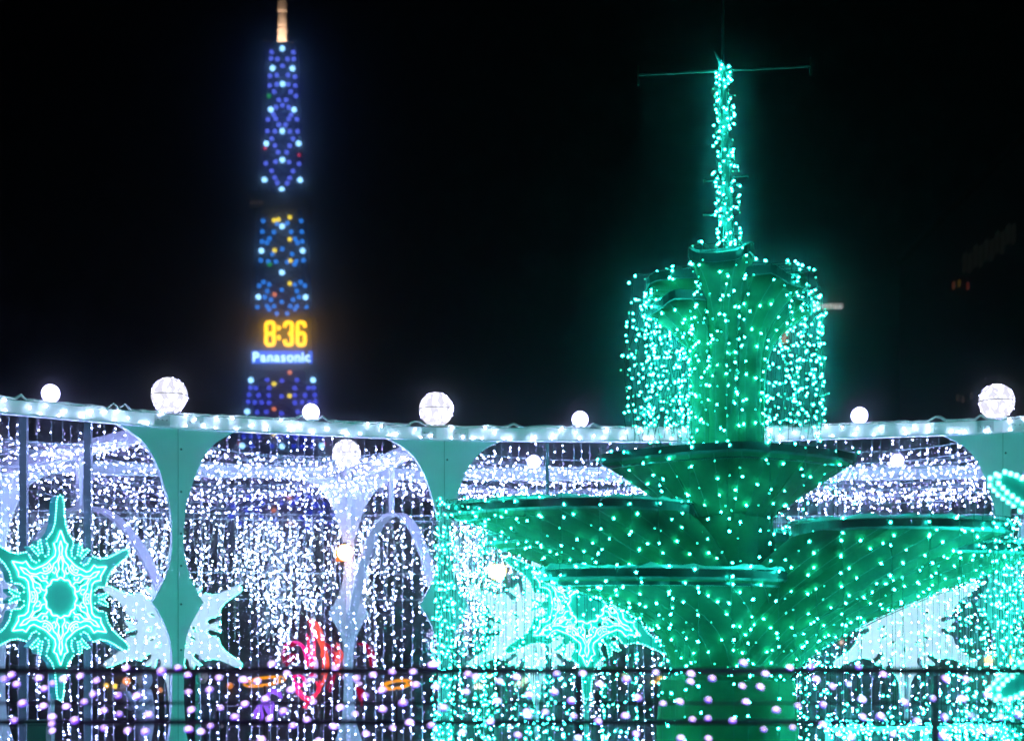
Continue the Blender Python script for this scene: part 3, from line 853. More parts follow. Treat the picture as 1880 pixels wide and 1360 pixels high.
def surface_strings(idx, label, step, bsp):
    rings = RINGS[idx]; n = len(rings[0]); c = sum(rings[-1], V((0, 0, 0))) / n
    t = thing('fountain_light_net', V((c.x, c.y, 0)), label, 'light net', 'strings of teal lights on the fountain')
    for k in range(0, n, step):
        pts = []
        for r in rings[::-1]:
            p = r[k]; o = V((p.x - FX, p.y - FY, 0)); o = o.normalized() if o.length > .01 else V((0, -1, 0))
            q = r[(k + 1) % n] - r[k - 1]
            pts.append(p + o * .022 + V((0, 0, -.014)))
        if min(p.y for p in pts) > FY + .35: continue
        bl = []; acc = random.uniform(.02, .14)
        for a, b in zip(pts, pts[1:]):
            L = (b - a).length; s0 = 0
            while acc <= L:
                bl.append(lerp(a, b, acc / L) + V((random.uniform(-.025, .025), random.uniform(-.012, .002), random.uniform(-.02, .02)))); acc += bsp * random.choice((.6, .9, 1.0, 1.15, 1.4))
            acc -= L
        teal_string(t, pts, bl)
surface_strings(0, 'teal bulbs lying on the underside of the top basin', 4, .15)
surface_strings(1, 'teal bulbs lying on the underside of the left petal', 4, .17)
surface_strings(2, 'teal bulbs lying on the underside of the right petal', 4, .16)
surface_strings(3, 'teal bulbs lying on the underside of the lowest front petal', 4, .15)
surface_strings(4, 'teal bulbs lying on the underside of the outer right petal', 4, .16)
drop_curtain('A', 'teal light strings hanging off the top basin rim', 2.75, .30, .17)
drop_curtain('B', 'dense teal light strings falling from the left petal tip', .6, .24, .17, 1.6, .05)
drop_curtain('C', 'teal light strings falling from the right petal', .5, .3, .18, 1.2, .04)
drop_curtain('D', 'teal light strings falling from the lowest front petal', .5, .26, .18, 0.3, .03)
drop_curtain('E', 'teal light strings falling from the outer right petal at the edge', .4, .15, .15, 1.6, .05)
drop_curtain('F', 'teal light strings behind the left petal', 1.2, .2, .17, .8, .04)
# trumpets: strings from each lip down to the basin
t = thing('fountain_light_curtain', FO + V((0, 0, 0)), 'teal light strings falling from the trumpet tops to the upper basin', 'light curtain', 'strings of teal lights on the fountain')
for ti, (th, zt, reach, hw) in enumerate(TR):
    a = math.radians(th); X = V((math.cos(a), math.sin(a), 0)); Y = V((-math.sin(a), math.cos(a), 0))
    n = 17 if ti in (2, 3, 4) else 7
    for j in range(n):
        y = lerp(-hw * 1.05, hw * 1.05, (j + random.uniform(.2, .8)) / n)
        x = reach * .75 + .30 - random.uniform(-.04, .34 if ti in (2, 3, 4) else .1)
        p0 = FO + X * x + Y * y + V((0, 0, zt + .06))
        bul = 0.06 * (1 if ti in (2, 3, 4) else 0.2)
        ze = 3.55 + random.uniform(-.05, .15)
        f = lambda s: p0 + X * (bul * min(1, s * 4) ** .5 + .03 * math.sin(s * 9 + j)) + Y * (.04 * math.sin(7 * s + 2 * j)) + V((0, 0, (ze - zt - .06) * s))
        pts = [FO + X * (reach * .6) + Y * y + V((0, 0, zt + .09))] + [f(k / 6) for k in range(7)]
        bl = []; s = 0.0
        while s < 1:
            bl.append(f(s) + V((random.uniform(-.025, .025), random.uniform(-.025, .025), 0))); s += random.choice((.05, .09, .10, .13))
        teal_string(t, pts, bl)
    # top lid bulbs
    teal_string(t, [FO + X * (reach * .75 + .1 * math.cos(b)) + Y * (hw * math.sin(b)) + V((0, 0, zt + .1)) for b in [2 * pi * k / 8 for k in range(9)]],
                [FO + X * (reach * .75 + .2 * random.uniform(-1, 1)) + Y * (hw * random.uniform(-1, 1)) + V((0, 0, zt + random.uniform(.08, .14))) for _ in range(7)])
# shaft strings
t = thing('fountain_light_curtain', FO + V((0, 0, 0.001)), 'teal light strings running down the fluted fountain shaft', 'light curtain', 'strings of teal lights on the fountain')
for j in range(8):
    a = 2 * pi * (j + random.uniform(-.2, .2)) / 8; rr = 0.36
    pts = [FO + V((math.cos(a) * rr, math.sin(a) * rr, z)) for z in (4.45, 4.0, 3.55)]
    bl = []; z = 4.45 - random.uniform(0, .15)
    while z > 3.55:
        bl.append(FO + V((math.cos(a) * (rr + .01) + random.uniform(-.02, .02), math.sin(a) * (rr + .01), z))); z -= random.choice((.1, .15, .17, .2))
    teal_string(t, pts, bl)
for j in range(16):
    a = 2 * pi * (j + random.uniform(-.2, .2)) / 16; rr = 0.47
    bl = []; z = 2.95 - random.uniform(0, .15)
    while z > 1.9:
        bl.append(FO + V((math.cos(a) * rr + random.uniform(-.02, .02), math.sin(a) * rr, z))); z -= random.choice((.12, .15, .17, .2))
    teal_string(t, [FO + V((math.cos(a) * rr, math.sin(a) * rr, z)) for z in (2.95, 2.4, 1.9)], bl)
for X, rings in TRINGS[:5]:
    for j in (17, 19, 1, 3, 15, 5):
        pts = []
        for r in rings[::-1]:
            c = sum(r, V((0, 0, 0))) / len(r); o = (r[j] - c); o.z = 0
            pts.append(r[j] + o.normalized() * .02)
        bl = []; acc = random.uniform(0, .1)
        for a, b in zip(pts, pts[1:]):
            L = (b - a).length
            while acc <= L:
                bl.append(lerp(a, b, acc / L) + V((random.uniform(-.015, .015), random.uniform(-.01, .0), 0))); acc += random.choice((.1, .16, .19, .24))
            acc -= L
        teal_string(t, pts, bl)
# mast lights
t = thing('mast_light_wrap', FO + V((0, 0, 4.9)), 'teal light string wound thickly around the tall fountain mast', 'light string')
for s in range(4):
    pts = []; bl = []
    for k in range(60):
        z = lerp(4.88, 6.48, k / 59); a = s * 2 * pi / 5 + k * 0.5 + random.uniform(-.3, .3)
        rr = lerp(.105, .062, k / 59) * random.uniform(.75, 1.15)
        p = mast(z) + V((math.cos(a) * rr, math.sin(a) * rr, random.uniform(-.01, .01))); pts.append(p)
        if random.random() < .9: bl.append(p + V((random.uniform(-.02, .02), 0, 0)))
    teal_string(t, pts, bl)
# the nearest 300 bulbs are single parts, the rest rows
def inframe(p):
    u = CX + p.x * F / p.y; v = HZ - (p.z - EYE) * F / p.y
    return 0 < u < 1880 and 0 < v < 1358
bm = MB(); bm.bulb(V((0, 0, 0)), 0.0105, ax=V((0, 0, -1))); bmesh_ = mesh_of(bm, 'bulb', E_teal)
FB.sort(key=lambda q: (0 if inframe(q[0]) else 1, q[0].y))
rows = {}
for k, (p, s) in enumerate(FB):
    if k < 300: inst('bulb', bmesh_, s, p, rot=(random.uniform(-1, 1), random.uniform(-1, 1), random.uniform(0, 6)), scale=random.uniform(.85, 1.15))
    else: rows.setdefault(s.name, (s, []))[1].append(p)
for s, ps in rows.values():
    m = MB()
    for p in ps:
        m.mi = 1 if random.random() < .3 else 0
        m.bulb(p, 0.0102 * random.uniform(.75, 1.15))
    tag(m.build('bulb_row', [E_teal, E_teal2], s), kind='stuff')

# teal garland on a low rail to the right of the stem
t = thing('rail_garland', P(1680, 1335, 14.2), 'bright horizontal teal garland on a low rail at the bottom right', 'light string')
m = MB(); m.bar(P(1515, 1338, 14.2), P(1845, 1334, 14.2), .03, .03); m.build('rail', M_alu, t)
for u in (1520, 1700, 1840):
    m = MB(); p = P(u, 1337, 14.2); m.box((p.x, p.y, p.z / 2), (.03, .03, p.z)); m.build('rail_post', M_alu, t)
m = MB()
for k in range(300):
    u = random.uniform(1515, 1845)
    if 1605 < u < 1620 or 1712 < u < 1726: continue
    m.bulb(P(u, random.choice((1328, 1340)) + random.gauss(0, 4) + (random.random() < .25) * random.uniform(0, 30), 14.2 + random.uniform(-.1, .1)), .011)
tag(m.build('garland_bulbs', E_teal, t), kind='stuff')

# ------------------------------------------------------------------ fence with violet lights
FD = 6.0
t = thing('metal_fence', V((0, FD, 0)), 'dark metal railing running across the whole foreground', 'fence')
for v, h in ((1231, 16), (1325, 13)):
    m = MB(); r = h * .8 / 2 * FD / F; z = P(0, v, FD).z
    m.tube([V((-3, FD, z)), V((3, FD, z))], r, 10); m.build('rail', M_fence, t, smooth=True)
for v in (1290, 1420):
    m = MB(); z = P(0, v, FD).z; m.tube([V((-3, FD, z)), V((3, FD, z))], .005, 6); m.build('wire_rail', M_fence, t)
for u in (-350, 356, 1062, 1716, 2300):
    m = MB(); p = P(u, 1231, FD + .03); m.box((p.x, p.y, p.z / 2), (.028, .03, p.z)); m.build('fence_post', M_fence, t)
nt = thing('violet_light_net', V((0, FD - .03, 0)), 'loose net of white and violet bulbs draped over the foreground railing', 'light net')
dm = MB(); n = 10
dm.loft([[V((math.cos(a) * r, math.sin(a) * r, z)) for a in [2 * pi * j / n for j in range(n)]] for r, z in ((1.0, 0.0), (.92, .4), (.62, .75), (.2, .92))], True, True)
dm2 = MB(); dm2.loft([[V((math.cos(a) * r, math.sin(a) * r, z)) for a in [2 * pi * j / n for j in range(n)]] for r, z in ((.8, -.12), (1.05, -.10), (1.1, .05), (1.0, .16))], True, True)  # added glowing ring, stands in for the violet colour fringe
me_core = mesh_of(dm, 'bulb', E_core, True); me_fringe = mesh_of(dm2, 'bulb_fringe', E_fringe)
PURPLE = [(22,1240),(8,1247),(31,1257),(72,1246),(97,1255),(118,1247),(148,1242),(178,1250),(82,1265),(42,1292),(80,1297),(122,1298),(26,1323),(96,1317),(138,1323),(96,1329),(97,1342),(172,1275),(218,1277),(232,1227),(252,1279),(155,1289),(191,1305),(219,1311),(273,1313),(297,1233),(345,1240),(327,1226),(191,1337),(235,1342),(267,1344),(352,1304),(385,1267),(402,1245),(346,1271),(450,1293),(405,1300),(447,1249),(431,1317),(387,1333),(346,1340),(369,1344),(500,1220),(527,1237),(473,1251),(534,1268),(487,1284),(450,1293),(575,1289),(521,1307),(495,1320),(564,1322),(615,1227),(654,1246),(685,1240),(720,1234),(759,1234),(793,1221),(764,1258),(800,1262),(702,1268),(671,1278),(625,1300),(652,1311),(702,1303),(740,1291),(814,1300),(538,1333),(612,1335),(672,1348),(721,1337),(752,1327),(792,1332),(480,1358),(585,1360),(859,1238),(874,1243),(917,1252),(948,1244),(800,1222),(856,1270),(971,1277),(913,1288),(815,1300),(967,1307),(1001,1308),(1022,1237),(1070,1237),(1101,1257),(1017,1271),(1049,1287),(900,1326),(968,1314),(1098,1325),(1053,1315),(849,1345),(950,1350),(1061,1355),(1204,1235),(1150,1248),(1170,1282),(1217,1292),(1148,1315),(1167,1348),(1247,1289),(1268,1238),(1267,1252),(1307,1246),(1364,1218),(1362,1260),(1300,1285),(1405,1238),(1395,1262),(1449,1226),(1488,1224),(1498,1248),(1464,1296),(1369,1289),(1425,1304),(1271,1321),(1300,1319),(1345,1323),(1402,1339),(1455,1336),(1250,1356),(1300,1356),(1510,1294),(1557,1256),(1576,1224),(1621,1239),(1527,1260),(1582,1285),(1616,1316),(1583,1317),(1683,1325),(1510,1331),(1660,1290),(1712,1282),(1735,1247),(1772,1247),(1733,1317),(1782,1314),(1836,1316),(1869,1312),(1810,1276),(1765,1284),(1639,1348),(1730,1352),(1815,1345),(1562,1354)]
rp = random.Random(3)
rowsn = {}
for (u, v) in PURPLE:
    p = P(u, v, FD - .05 + rp.uniform(-.03, .02))
    rx = rp.uniform(-.25, .25); ry = (u - 800) / 1100 * .75 + rp.uniform(-.25, .25)
    dim = rp.random() < .2
    b = inst('bulb', me_core, nt, p, rot=(rx - .1, ry, 0), scale=0.012 * rp.uniform(.7, 1.15))
    c = bpy.data.objects.new('bulb_fringe', me_fringe); COL.objects.link(c); c.parent = b
    rowsn.setdefault(int(u // 36), []).append(p)
for k, ps in rowsn.items():
    ps.sort(key=lambda p: -p.z)
    m = MB(); m.tube([V((ps[0].x, FD - .03, P(0, 1225, FD).z + .012))] + [p + V((0, .012, 0)) for p in ps] + [ps[-1] + V((0.02, .01, -.3))], .0014, 3, caps=False)
    m.build('net_cord', M_fence, nt)

# ------------------------------------------------------------------ city behind: lamps, buildings, ornaments
def street_lamp(u, v, d, r, col, st, label, arm=True):
    p = P(u, v, d)
    t = thing('street_lamp', V((p.x, p.y, 0)), label, 'street lamp', 'lamps behind the pergola')
    m = MB(); m.tube([V((p.x, p.y + r * .2, 0)), V((p.x, p.y + r * .2, p.z - r))], [.07, .045], 8); m.build('pole', M_steel_dark, t)
    m = MB(); m.sphere(p, r, 14, 9, -.9999, .9999); m.build('lamp_globe', emit('lamp_%d' % u, col, st), t, smooth=True)
    m = MB(); m.loft([[p + V((math.cos(a) * q, math.sin(a) * q, z)) for a in [2 * pi * j / 10 for j in range(10)]] for q, z in ((r * .95, r * .62), (r * .3, r * 1.15))], True, True); m.build('lamp_cap', M_steel_dark, t)
p = P(633, 1014, 25.2)
t = thing('wall_lantern', V((p.x, p.y, p.z)), 'bright orange lantern fixed to the rear white column', 'lantern')
m = MB(); m.sphere(p, .125, 14, 9, -.9999, .9999); m.build('lamp_globe', emit('lantern_orange', (1.0, 0.42, 0.16), 14.0), t, smooth=True)
m = MB(); m.bar(p + V((0, .08, .13)), V((p.x + .05, RC[2].y - .06, p.z + .13)), .03, .03); m.tube([p + V((0, 0, .12)), p + V((0, 0, .16))], [.09, .03], 8); m.build('bracket', M_steel_dark, t)
m = MB(); m.box(p + V((-.09, .02, -.05)), (.1, .1, .18)); m.build('side_glass', emit('lantern_side', (1.0, .22, .03), 1.2), t)
street_lamp(913, 1047, 42, .24, (1.0, 0.62, 0.25), 6, 'pale amber street lamp left of the teal snowflake')
for k, (u, v, r, c, s) in enumerate([(195, 1258, 5, (1, .55, .05), 1.6), (211, 1259, 5, (1, .7, .05), 1.6), (232, 1250, 7, (1, .3, .05), 2), (294, 1266, 5, (1, .35, .1), .8), (422, 1258, 6, (1, .3, .02), .9), (5, 1272, 4, (1, .05, .05), 1.2),
                                  (878, 1262, 9, (1, .8, .6), 2), (900, 1238, 5, (1, .5, .1), 1.6), (953, 1258, 9, (.9, .8, .6), 1.0), (964, 1248, 6, (.7, 1, .6), 1.5), (1148, 1235, 6, (.7, 1, .6), 1.5), (1172, 1269, 8, (1, .45, .12), 4), (1200, 1258, 9, (1, .45, .1), 4), (1212, 1245, 6, (1, .5, .05), 1.5),
                                  (1136, 1269, 8, (.8, .6, .3), .6), (1815, 1211, 8, (1, .5, .1), 5), (1850, 1210, 9, (1, .4, .05), 5), (1545, 1178, 5, (1, .5, .4), 1.2)]):
    d = 70 + 3 * k; p = P(u, v, d); rr = r * d / F
    t = thing('bollard_lamp', V((p.x, p.y, 0)), 'blurred %s point of city light seen through the strings, number' % 'warm', 'lamp', 'small city lights behind the pergola')
    side = ['orange point of light just left of the hooded person', 'yellow point of light left of the hooded person', 'orange light above the hand of the hooded person', 'dim orange light right of the hooded person', 'dim orange light right of the first column foot', 'small red light at the left edge',
            'cream light below the left petal curtain', 'small amber spark under the railing left of the snowflake tips', 'pale cream light between the two snowflake tips', 'greenish light beside the left snowflake tip', 'greenish light right of the teal snowflake tip', 'orange light left of the fountain stem', 'brightest orange light left of the fountain stem', 'small amber light above the orange pair by the stem',
            'dim tan light between snowflake tip and fountain stem', 'amber light left of the near snowflake arm', 'orange light touching the near snowflake arm', 'small pinkish light at the left tip of the right white snowflake'][k]
    t['label'] = side
    m = MB(); m.sphere(p, rr, 10, 6, -.999, .999); m.build('lamp_head', emit('city_%d' % k, c, s), t, smooth=True)
    if p.z - rr > .1:
        m = MB(); m.tube([V((p.x, p.y, 0)), V((p.x, p.y, p.z - rr * .8))], .05, 6); m.build('lamp_post', M_steel_dark, t)

# feather-shaped light ornament
OD = 31.0
t = thing('feather_light_ornament', V((P(580, 1220, OD).x, OD, 0)), 'red and magenta feather-like light ornament left of the bright rear column', 'light ornament')
def strands(name, lst, mat, r, parent=t, d=OD):
    for q in [[(u + random.gauss(0, 2.6) * (c > 0), v + random.gauss(0, 2.6) * (c > 0)) for u, v in q0] for q0 in lst for c in range(4)]:
        m = MB(); pts = [P(u, v, d + random.uniform(-.1, .1)) for u, v in q]; n = len(pts)
        # smooth the polyline
        sm = []
        for i in range(n - 1):
            p0, p1, p2, p3 = pts[max(i - 1, 0)], pts[i], pts[i + 1], pts[min(i + 2, n - 1)]
            for s in range(5):
                x = s / 5; sm.append(0.5 * ((2 * p1) + (p2 - p0) * x + (2 * p0 - 5 * p1 + 4 * p2 - p3) * x * x + (3 * p1 - p0 - 3 * p2 + p3) * x ** 3))
        sm.append(pts[-1]); k = len(sm)
        m.tube(sm, [r * .42 * (0.35 + 0.65 * math.sin(pi * (0.08 + 0.84 * i / (k - 1)))) for i in range(k)], 6); m.build(name, mat, parent, smooth=True)
E_red = emit('ornament_red', (1.0, 0.02, 0.09), 1.5); E_org = emit('ornament_orange_red', (1.0, 0.09, 0.045), 1.3); E_mag = emit('ornament_magenta', (1.0, 0.01, 0.25), 1.3); E_vio = emit('ornament_violet', (0.30, 0.10, 1.0), 1.2); E_lav = emit('ornament_lavender', (0.6, 0.45, 1.0), 1.4)
E_dred = emit('ornament_deep_red', (0.55, 0.0, 0.06), 0.6)
strands('feather', [[(568, 1136), (585, 1150), (595, 1175), (598, 1220), (594, 1245), (585, 1265)], [(572, 1150), (588, 1168), (593, 1200), (592, 1235)], [(574, 1160), (590, 1185), (590, 1205)], [(619, 1180), (624, 1200), (622, 1225), (625, 1238)], [(616, 1195), (620, 1215), (623, 1232)]], E_org, .042)
strands('feather', [[(570, 1142), (578, 1180), (575, 1215), (580, 1240)], [(563, 1165), (568, 1195), (566, 1225)], [(582, 1250), (586, 1262), (578, 1275), (562, 1290), (560, 1298)], [(556, 1275), (566, 1285), (572, 1278)], [(548, 1262), (556, 1277), (564, 1294)]], E_red, .045)
strands('feather', [[(525, 1182), (545, 1178), (560, 1190), (566, 1215)], [(538, 1245), (545, 1238), (556, 1243), (558, 1252)], [(540, 1248), (548, 1258), (562, 1256)], [(570, 1205), (578, 1225), (572, 1240)], [(540, 1255), (552, 1270), (560, 1280)]], E_mag, .055)
strands('feather', [[(520, 1215), (522, 1195), (532, 1182), (550, 1180)], [(525, 1220), (535, 1205), (548, 1200)], [(600, 1180), (610, 1200), (612, 1235), (605, 1270)], [(660, 1180), (675, 1190), (680, 1220)], [(672, 1180), (682, 1195), (685, 1225)], [(655, 1260), (662, 1275), (664, 1295)]], E_dred, .05)
strands('feather', [[(566, 1202), (578, 1210), (581, 1226)], [(556, 1252), (568, 1250), (582, 1240)], [(632, 1205), (635, 1225), (633, 1245)], [(652, 1250), (658, 1256), (664, 1252)]], E_lav, .05)
m = MB(); p = P(585, 1300, OD); m.tube([V((p.x, OD + .05, 0)), V((p.x, OD + .05, P(0, 1210, OD).z))], .03, 6); m.build('stand', M_steel_dark, t)
t2 = thing('violet_petal_light', V((P(490, 1300, OD - 1).x, OD - 1, 0)), 'violet curled petal ornament near the bottom left of the middle bay', 'light ornament')
strands('petal', [[(468, 1318), (475, 1300), (482, 1312), (478, 1322)], [(486, 1290), (492, 1305), (497, 1318)], [(488, 1292), (500, 1296), (496, 1310)], [(490, 1278), (500, 1270), (512, 1272), (516, 1280)], [(470, 1310), (478, 1295), (490, 1285)]], E_vio, .055, t2, OD - 1)
m = MB(); m.tube([V((P(490, 1300, OD - 1).x, OD - 1, 0)), P(490, 1300, OD - 1)], .02, 6); m.build('stand', M_steel_dark, t2)
E_amb = emit('ring_amber', (1.0, 0.36, 0.01), 1.1)
for (uc, vc, w, h, lb) in ((486, 1250, 38, 8, 'amber elliptical ring of light left of the feather ornament'), (728, 1256, 28, 8, 'smaller amber elliptical ring of light right of the rear white column')):
    t3 = thing('ring_light', V((P(uc, vc, 34).x, 34, 0)), lb, 'ring light', 'amber rings of light')
    for q in (1.0, .72):
        m = MB(); m.tube([P(uc + w * q * math.cos(a), vc + h * q * math.sin(a) - w * q * math.cos(a) * .14, 34 + .3 * math.sin(a)) for a in [2 * pi * j / 32 for j in range(32)]], .022, 5, closed=True); m.build('ring', E_amb, t3)
    m = MB(); p = P(uc, vc + h, 34); m.tube([V((p.x, 34, 0)), p], .025, 6); m.build('stand', M_steel_dark, t3)
# blue lit shrub
t4 = thing('blue_lit_shrub', V((P(802, 1170, 29).x, 29, 0)), 'small shrub wrapped in blue-white lights left of the second column foot', 'shrub')
m = MB(); p = P(802, 1175, 29); m.tube([V((p.x, 29, 0)), p], [.05, .02], 6); m.build('trunk', M_steel_dark, t4)
m = MB(); m2 = MB()
for k in range(120):
    q = p + V((random.gauss(0, .09), random.gauss(0, .09), random.gauss(0, .17))); m.bulb(q, .016)
    m2.tube([p + V((0, 0, random.uniform(-.3, .2))), q], .003, 3, caps=False)
tag(m.build('shrub_lights', emit('shrub_blue', (.5, .5, 1.0), 4), t4), kind='stuff'); m2.build('twigs', M_steel_dark, t4)

# box with a lit top at the lower left
t5 = thing('equipment_box', P(72, HZ, 17) * V((1, 1, 0)), 'dark box with a pale snowy lid at the lower left', 'box')
t5.location = V((P(72, HZ, 17).x, 17, 0)); ORG[t5.name] = V(t5.location)
zt = P(0, 1321, 17).z
m = MB(); m.box((t5.location.x, 17, (zt - .04) / 2), (.2, .2, zt - .04)); m.build('cabinet', M_conc, t5)
m = MB(); m.box((t5.location.x, 17, zt - .019), (.25, .25, .04)); m.build('lid', M_snow, t5)

# buildings
def building(x0, x1, y0, y1, h, label, name='office_building'):
    t = thing(name, V(((x0 + x1) / 2, (y0 + y1) / 2, 0)), label, 'building', 'dark buildings around the park')
    m = MB(); m.box(((x0 + x1) / 2, (y0 + y1) / 2, h / 2), (x1 - x0, y1 - y0, h)); m.build('wall', principled('night_facade', (.05, .052, .055), .8), t)
    m = MB(); m.box(((x0 + x1) / 2, (y0 + y1) / 2, h + .3), (x1 - x0 + .6, y1 - y0 + .6, .6)); m.build('roof', principled('night_facade', (.05, .052, .055), .8), t)
    return t
# right-hand block: its long side recedes from the camera
bx = 46.0
tb = building(bx, bx + 22, 120, 190, 48, 'dark office block at the right edge with a dim slanting row of windows')
E_win = emit('dim_window', (.8, .85, .7), .005)
for (u, v0, v1) in ((1777, 465, 500), (1797, 450, 490), (1817, 440, 478), (1837, 425, 465), (1857, 412, 448)):
    d = bx * F / (u - CX)
    for o in (-5, 5):
        d2 = bx * F / (u + o - CX); p0, p1 = P(u + o, v0, d2), P(u + o, v1, d2)
        w = bx * F / (u + o - 3.5 - CX) - bx * F / (u + o + 3.5 - CX)
        m = MB(); m.box((bx - .06, d2, (p0.z + p1.z) / 2), (.1, w, p0.z - p1.z)); m.build('window', E_win, tb)
for (u, v, c) in ((1752, 524, (1, .25, .06)), (1762, 520, (.8, .45, .08)), (1778, 525, (1, .15, .1))):
    d = bx * F / (u - CX); p = P(u, v, d)
    m = MB(); m.box((bx - .06, d, p.z), (.1, .5, .7)); m.build('window', emit('dim_orange_%d' % u, c, .07), tb)
for (u, v) in ((1759, 730), (1769, 733), (1785, 727)):
    d = bx * F / (u - CX); p = P(u, v, d)
    m = MB(); m.box((bx - .06, d, p.z), (.1, .5, .6)); m.build('window', emit('dim_warm', (1, .6, .4), .03), tb)
# block behind the fountain carrying a red beacon and a white sign boom
d0 = 170.0
tb = building(P(1418, HZ, d0).x, P(1503, HZ, d0).x, d0, d0 + 25, P(0, 575, d0).z, 'dark building behind the fountain with a white roof sign and red lamp')
m = MB(); a, b = P(1480, 563, d0 - 1), P(1547, 562, d0 - 1); m.bar(a, b, .5, .5); bo = m.build('sign_boom', emit('sign_boom_white', (1, .85, .85), .28), tb)
for k in range(6):
    m = MB(); p = P(1500 + k * 8.5, 562 + random.uniform(-2, 2), d0 - 1.4); m.sphere(p, .22, 8, 5, -.99, .99); m.build('sign_lamp', emit('sign_lamp_white', (1, .85, .9), .6), bo)
m = MB(); p = P(1440, 609, d0 - .6); m.sphere(p, .52, 10, 6, -.99, .99); m.box(p - V((0, 0, .75)), (.7, .5, .8)); m.build('red_beacon', emit('beacon_red', (1.0, .16, .1), .55), tb)
m = MB(); p = P(1447, 531, d0 - .6); m.box(p, (.5, .4, .25)); m.build('red_beacon', emit('beacon_red2', (1.0, .1, .05), .35), tb)

# ------------------------------------------------------------------ people
SKIN = principled('skin', (.5, .33, .25), .6)
def person(base, label, coat, hair, face_dir, phone=True, h=1.66):
    t = thing('person', base, label, 'person', 'people walking behind the light curtain')
    k = h / 1.7; fd = V((math.cos(face_dir), math.sin(face_dir), 0)); sd = V((-fd.y, fd.x, 0)); Z = V((0, 0, 1))
    W = lambda f, s, z: base + fd * (f * k) + sd * (s * k) + Z * (z * k)
    def skinned(name, verts, edges, radii, mat, parent, sub=2):
        me = bpy.data.meshes.new(name); og = ORG[parent.name]
        me.from_pydata([tuple(v - og) for v in verts], edges, [])
        o = bpy.data.objects.new(name, me); COL.objects.link(o); o.parent = parent; ORG[o.name] = og
        md = o.modifiers.new('skin', 'SKIN'); md.use_smooth_shade = True
        for i, r in enumerate(radii):
            sv = me.skin_vertices[0].data[i] if me.skin_vertices else None
            if sv: sv.radius = (r * k, r * k)
        if not me.skin_vertices: pass
        sm = o.modifiers.new('sub', 'SUBSURF'); sm.levels = sub; sm.render_levels = sub
        me.materials.append(mat); return o
    import bmesh
    def skin_obj(name, verts, edges, radii, mat, parent, sub=2):
        bm = bmesh.new(); og = ORG[parent.name]
        lay = bm.verts.layers.skin.verify()
        vs = []
        for v, r in zip(verts, radii):
            b = bm.verts.new(v - og); b[lay].radius = (r * k, r * k) if not isinstance(r, tuple) else (r[0] * k, r[1] * k); vs.append(b)
        vs[0][lay].use_root = True
        for a, b in edges: bm.edges.new((vs[a], vs[b]))
        me = bpy.data.meshes.new(name); bm.to_mesh(me); bm.free(); me.materials.append(mat)
        o = bpy.data.objects.new(name, me); COL.objects.link(o); o.parent = parent; ORG[o.name] = og
        md = o.modifiers.new('skin', 'SKIN'); md.use_smooth_shade = True
        sm = o.modifiers.new('sub', 'SUBSURF'); sm.levels = sub; sm.render_levels = sub
        return o
    hands = [W(.34, .13, 1.42), W(.34, -.09, 1.42)] if phone else [W(.12, .27, .80), W(.05, -.27, .80)]
    elb = [W(.16, .25, 1.14), W(.16, -.25, 1.14)] if phone else [W(-.03, .27, 1.1), W(-.04, -.27, 1.1)]
    vs = [W(0, 0, .92), W(0, 0, 1.15), W(0, 0, 1.36), W(0, 0, 1.46), W(.0, .18, 1.37), W(.0, -.18, 1.37), elb[0], elb[1], hands[0] - fd * .05, hands[1] - fd * .05,
          W(0, .1, .84), W(0, -.1, .84), W(.03, .1, .47), W(-.02, -.1, .47), W(0, .1, .09), W(-.06, -.1, .09), W(.14, .11, .05), W(.08, -.11, .05)]
    es = [(0, 1), (1, 2), (2, 3), (2, 4), (2, 5), (4, 6), (5, 7), (6, 8), (7, 9), (0, 10), (0, 11), (10, 12), (11, 13), (12, 14), (13, 15), (14, 16), (15, 17)]
    rd = [.165, .16, .15, .07, .085, .085, .062, .062, .045, .045, .11, .11, .072, .072, .052, .052, .045, .045]
    skin_obj('body', vs, es, rd, coat, t)
    # head
    hc = W(.025, 0, 1.575); m = MB(); rings = []
    for i in range(11):
        a = -pi / 2 + pi * i / 10; z = math.sin(a) * .122; q = math.cos(a)
        ring = []
        for j in range(16):
            b = 2 * pi * j / 16; f = math.cos(b) * .095 * q; s = math.sin(b) * .077 * q
            if math.cos(b) > .9 and -.035 < z < .015: f += .022        # nose
            if math.cos(b) > .6 and z < -.06: f += .008
            if abs(math.sin(b)) > .95 and abs(z) < .04: s *= 1.12      # ears
            ring.append(hc + fd * (f * k) + sd * (s * k) + Z * (z * k))
        rings.append(ring)
    m.loft(rings, True, True); hd = m.build('head', SKIN, t, smooth=True)
    for s in (-1, 1):
        m = MB(); m.sphere(hc + fd * .086 * k + sd * (.032 * s * k) + Z * .012, .011, 8, 5, -.99, .99); m.build('eye', principled('eye_dark', (.02, .02, .02), .3), hd)
    m = MB(); m.box(hc + fd * .088 * k - Z * .055 * k, (.012, .045, .01), rz=face_dir); m.build('mouth', principled('lips', (.35, .12, .1), .5), hd)
    # hood or hair shell, open at the face
    m = MB(); rings = []
    for i in range(10):
        a = -1.15 + (pi / 2 + 1.15) * i / 9; q = math.cos(a); z = math.sin(a) * .15
        rings.append([hc - fd * .018 * k + fd * (math.cos(b) * .118 * q * k) + sd * (math.sin(b) * .108 * q * k) + Z * (z * k) for b in [math.radians(62 + 236 * j / 15) for j in range(16)]])
    m.loft(rings, closed=False); ho = m.build('hood', hair, t, smooth=True)
    sf = ho.modifiers.new('solid', 'SOLIDIFY'); sf.thickness = .014
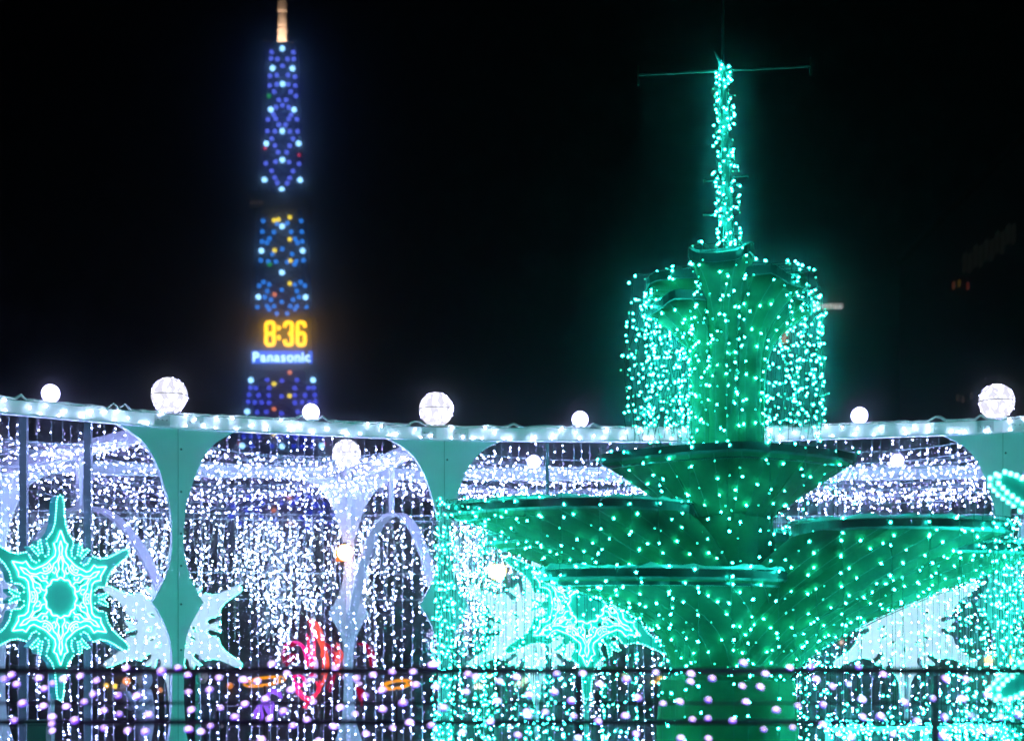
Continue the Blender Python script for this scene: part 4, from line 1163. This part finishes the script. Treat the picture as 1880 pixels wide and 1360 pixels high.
    # hands with five fingers
    for si, hp in zip((1, -1), hands):
        vs = [hp - fd * .05 * k, hp, hp + Z * .045 * k]; es = [(0, 1), (1, 2)]; rd = [.026, .032, .03]
        for q, ln in zip((-.03, -.01, .01, .03), (.058, .07, .066, .052)):
            b = len(vs); base_p = hp + Z * .05 * k + fd * q * k
            tip = base_p + Z * ln * .6 * k - sd * si * .012 * k
            vs += [base_p, tip, tip + (Z * .3 - sd * si * .8) * ln * .5 * k]; es += [(2, b), (b, b + 1), (b + 1, b + 2)]; rd += [.011, .0095, .008]
        b = len(vs); vs += [hp + fd * .03 * k + Z * .015 * k, hp + fd * .035 * k + Z * .05 * k - sd * si * .03 * k]; es += [(1, b), (b, b + 1)]; rd += [.011, .009]
        skin_obj('hand', vs, es, rd, SKIN, t, 1)
    return t, W
COAT = principled('pale_grey_coat', (.42, .44, .5), .85, noise=.2, scale=9)
DARKC = principled('dark_coat', (.03, .032, .04), .85)
HAIR = principled('dark_hair', (.03, .025, .022), .6)
pb = V((P(266, HZ, 22.6).x, 22.6, 0))
t, W = person(pb, 'person in a pale grey hooded coat raising a phone beside the first column', COAT, COAT, math.radians(205))
ph = MB(); c = W(.36, .02, 1.5); ph.box(c, (.012, .15, .075), rz=math.radians(205))
tag(ph.build('phone', principled('phone_black', (.02, .02, .022), .25), origin=c), 'black phone held up by the hooded person', 'phone')
pb = V((P(372, HZ, 24).x, 24, 0))
person(pb, 'dark coated person just right of the first column foot', DARKC, HAIR, math.radians(-70), phone=False, h=1.7)

# ------------------------------------------------------------------ haze volume added to give the lamps a glow
if HAZE > 0:
    hz = MB(); hz.box((0, 235, 84), (760, 500, 170)); ho = hz.build('haze', [])
    hm = bpy.data.materials.new('glow_haze'); hm.use_nodes = True
    n, l = hm.node_tree.nodes, hm.node_tree.links
    n.remove(n['Principled BSDF'])
    pv = n.new('ShaderNodeVolumePrincipled')
    pv.inputs['Color'].default_value = (.86, .9, 1.0, 1)
    pv.inputs['Density'].default_value = HAZE
    pv.inputs['Anisotropy'].default_value = 0.99
    l.new(pv.outputs[0], n['Material Output'].inputs['Volume'])
    ho.data.materials.append(hm)
    tag(ho, kind='stuff')
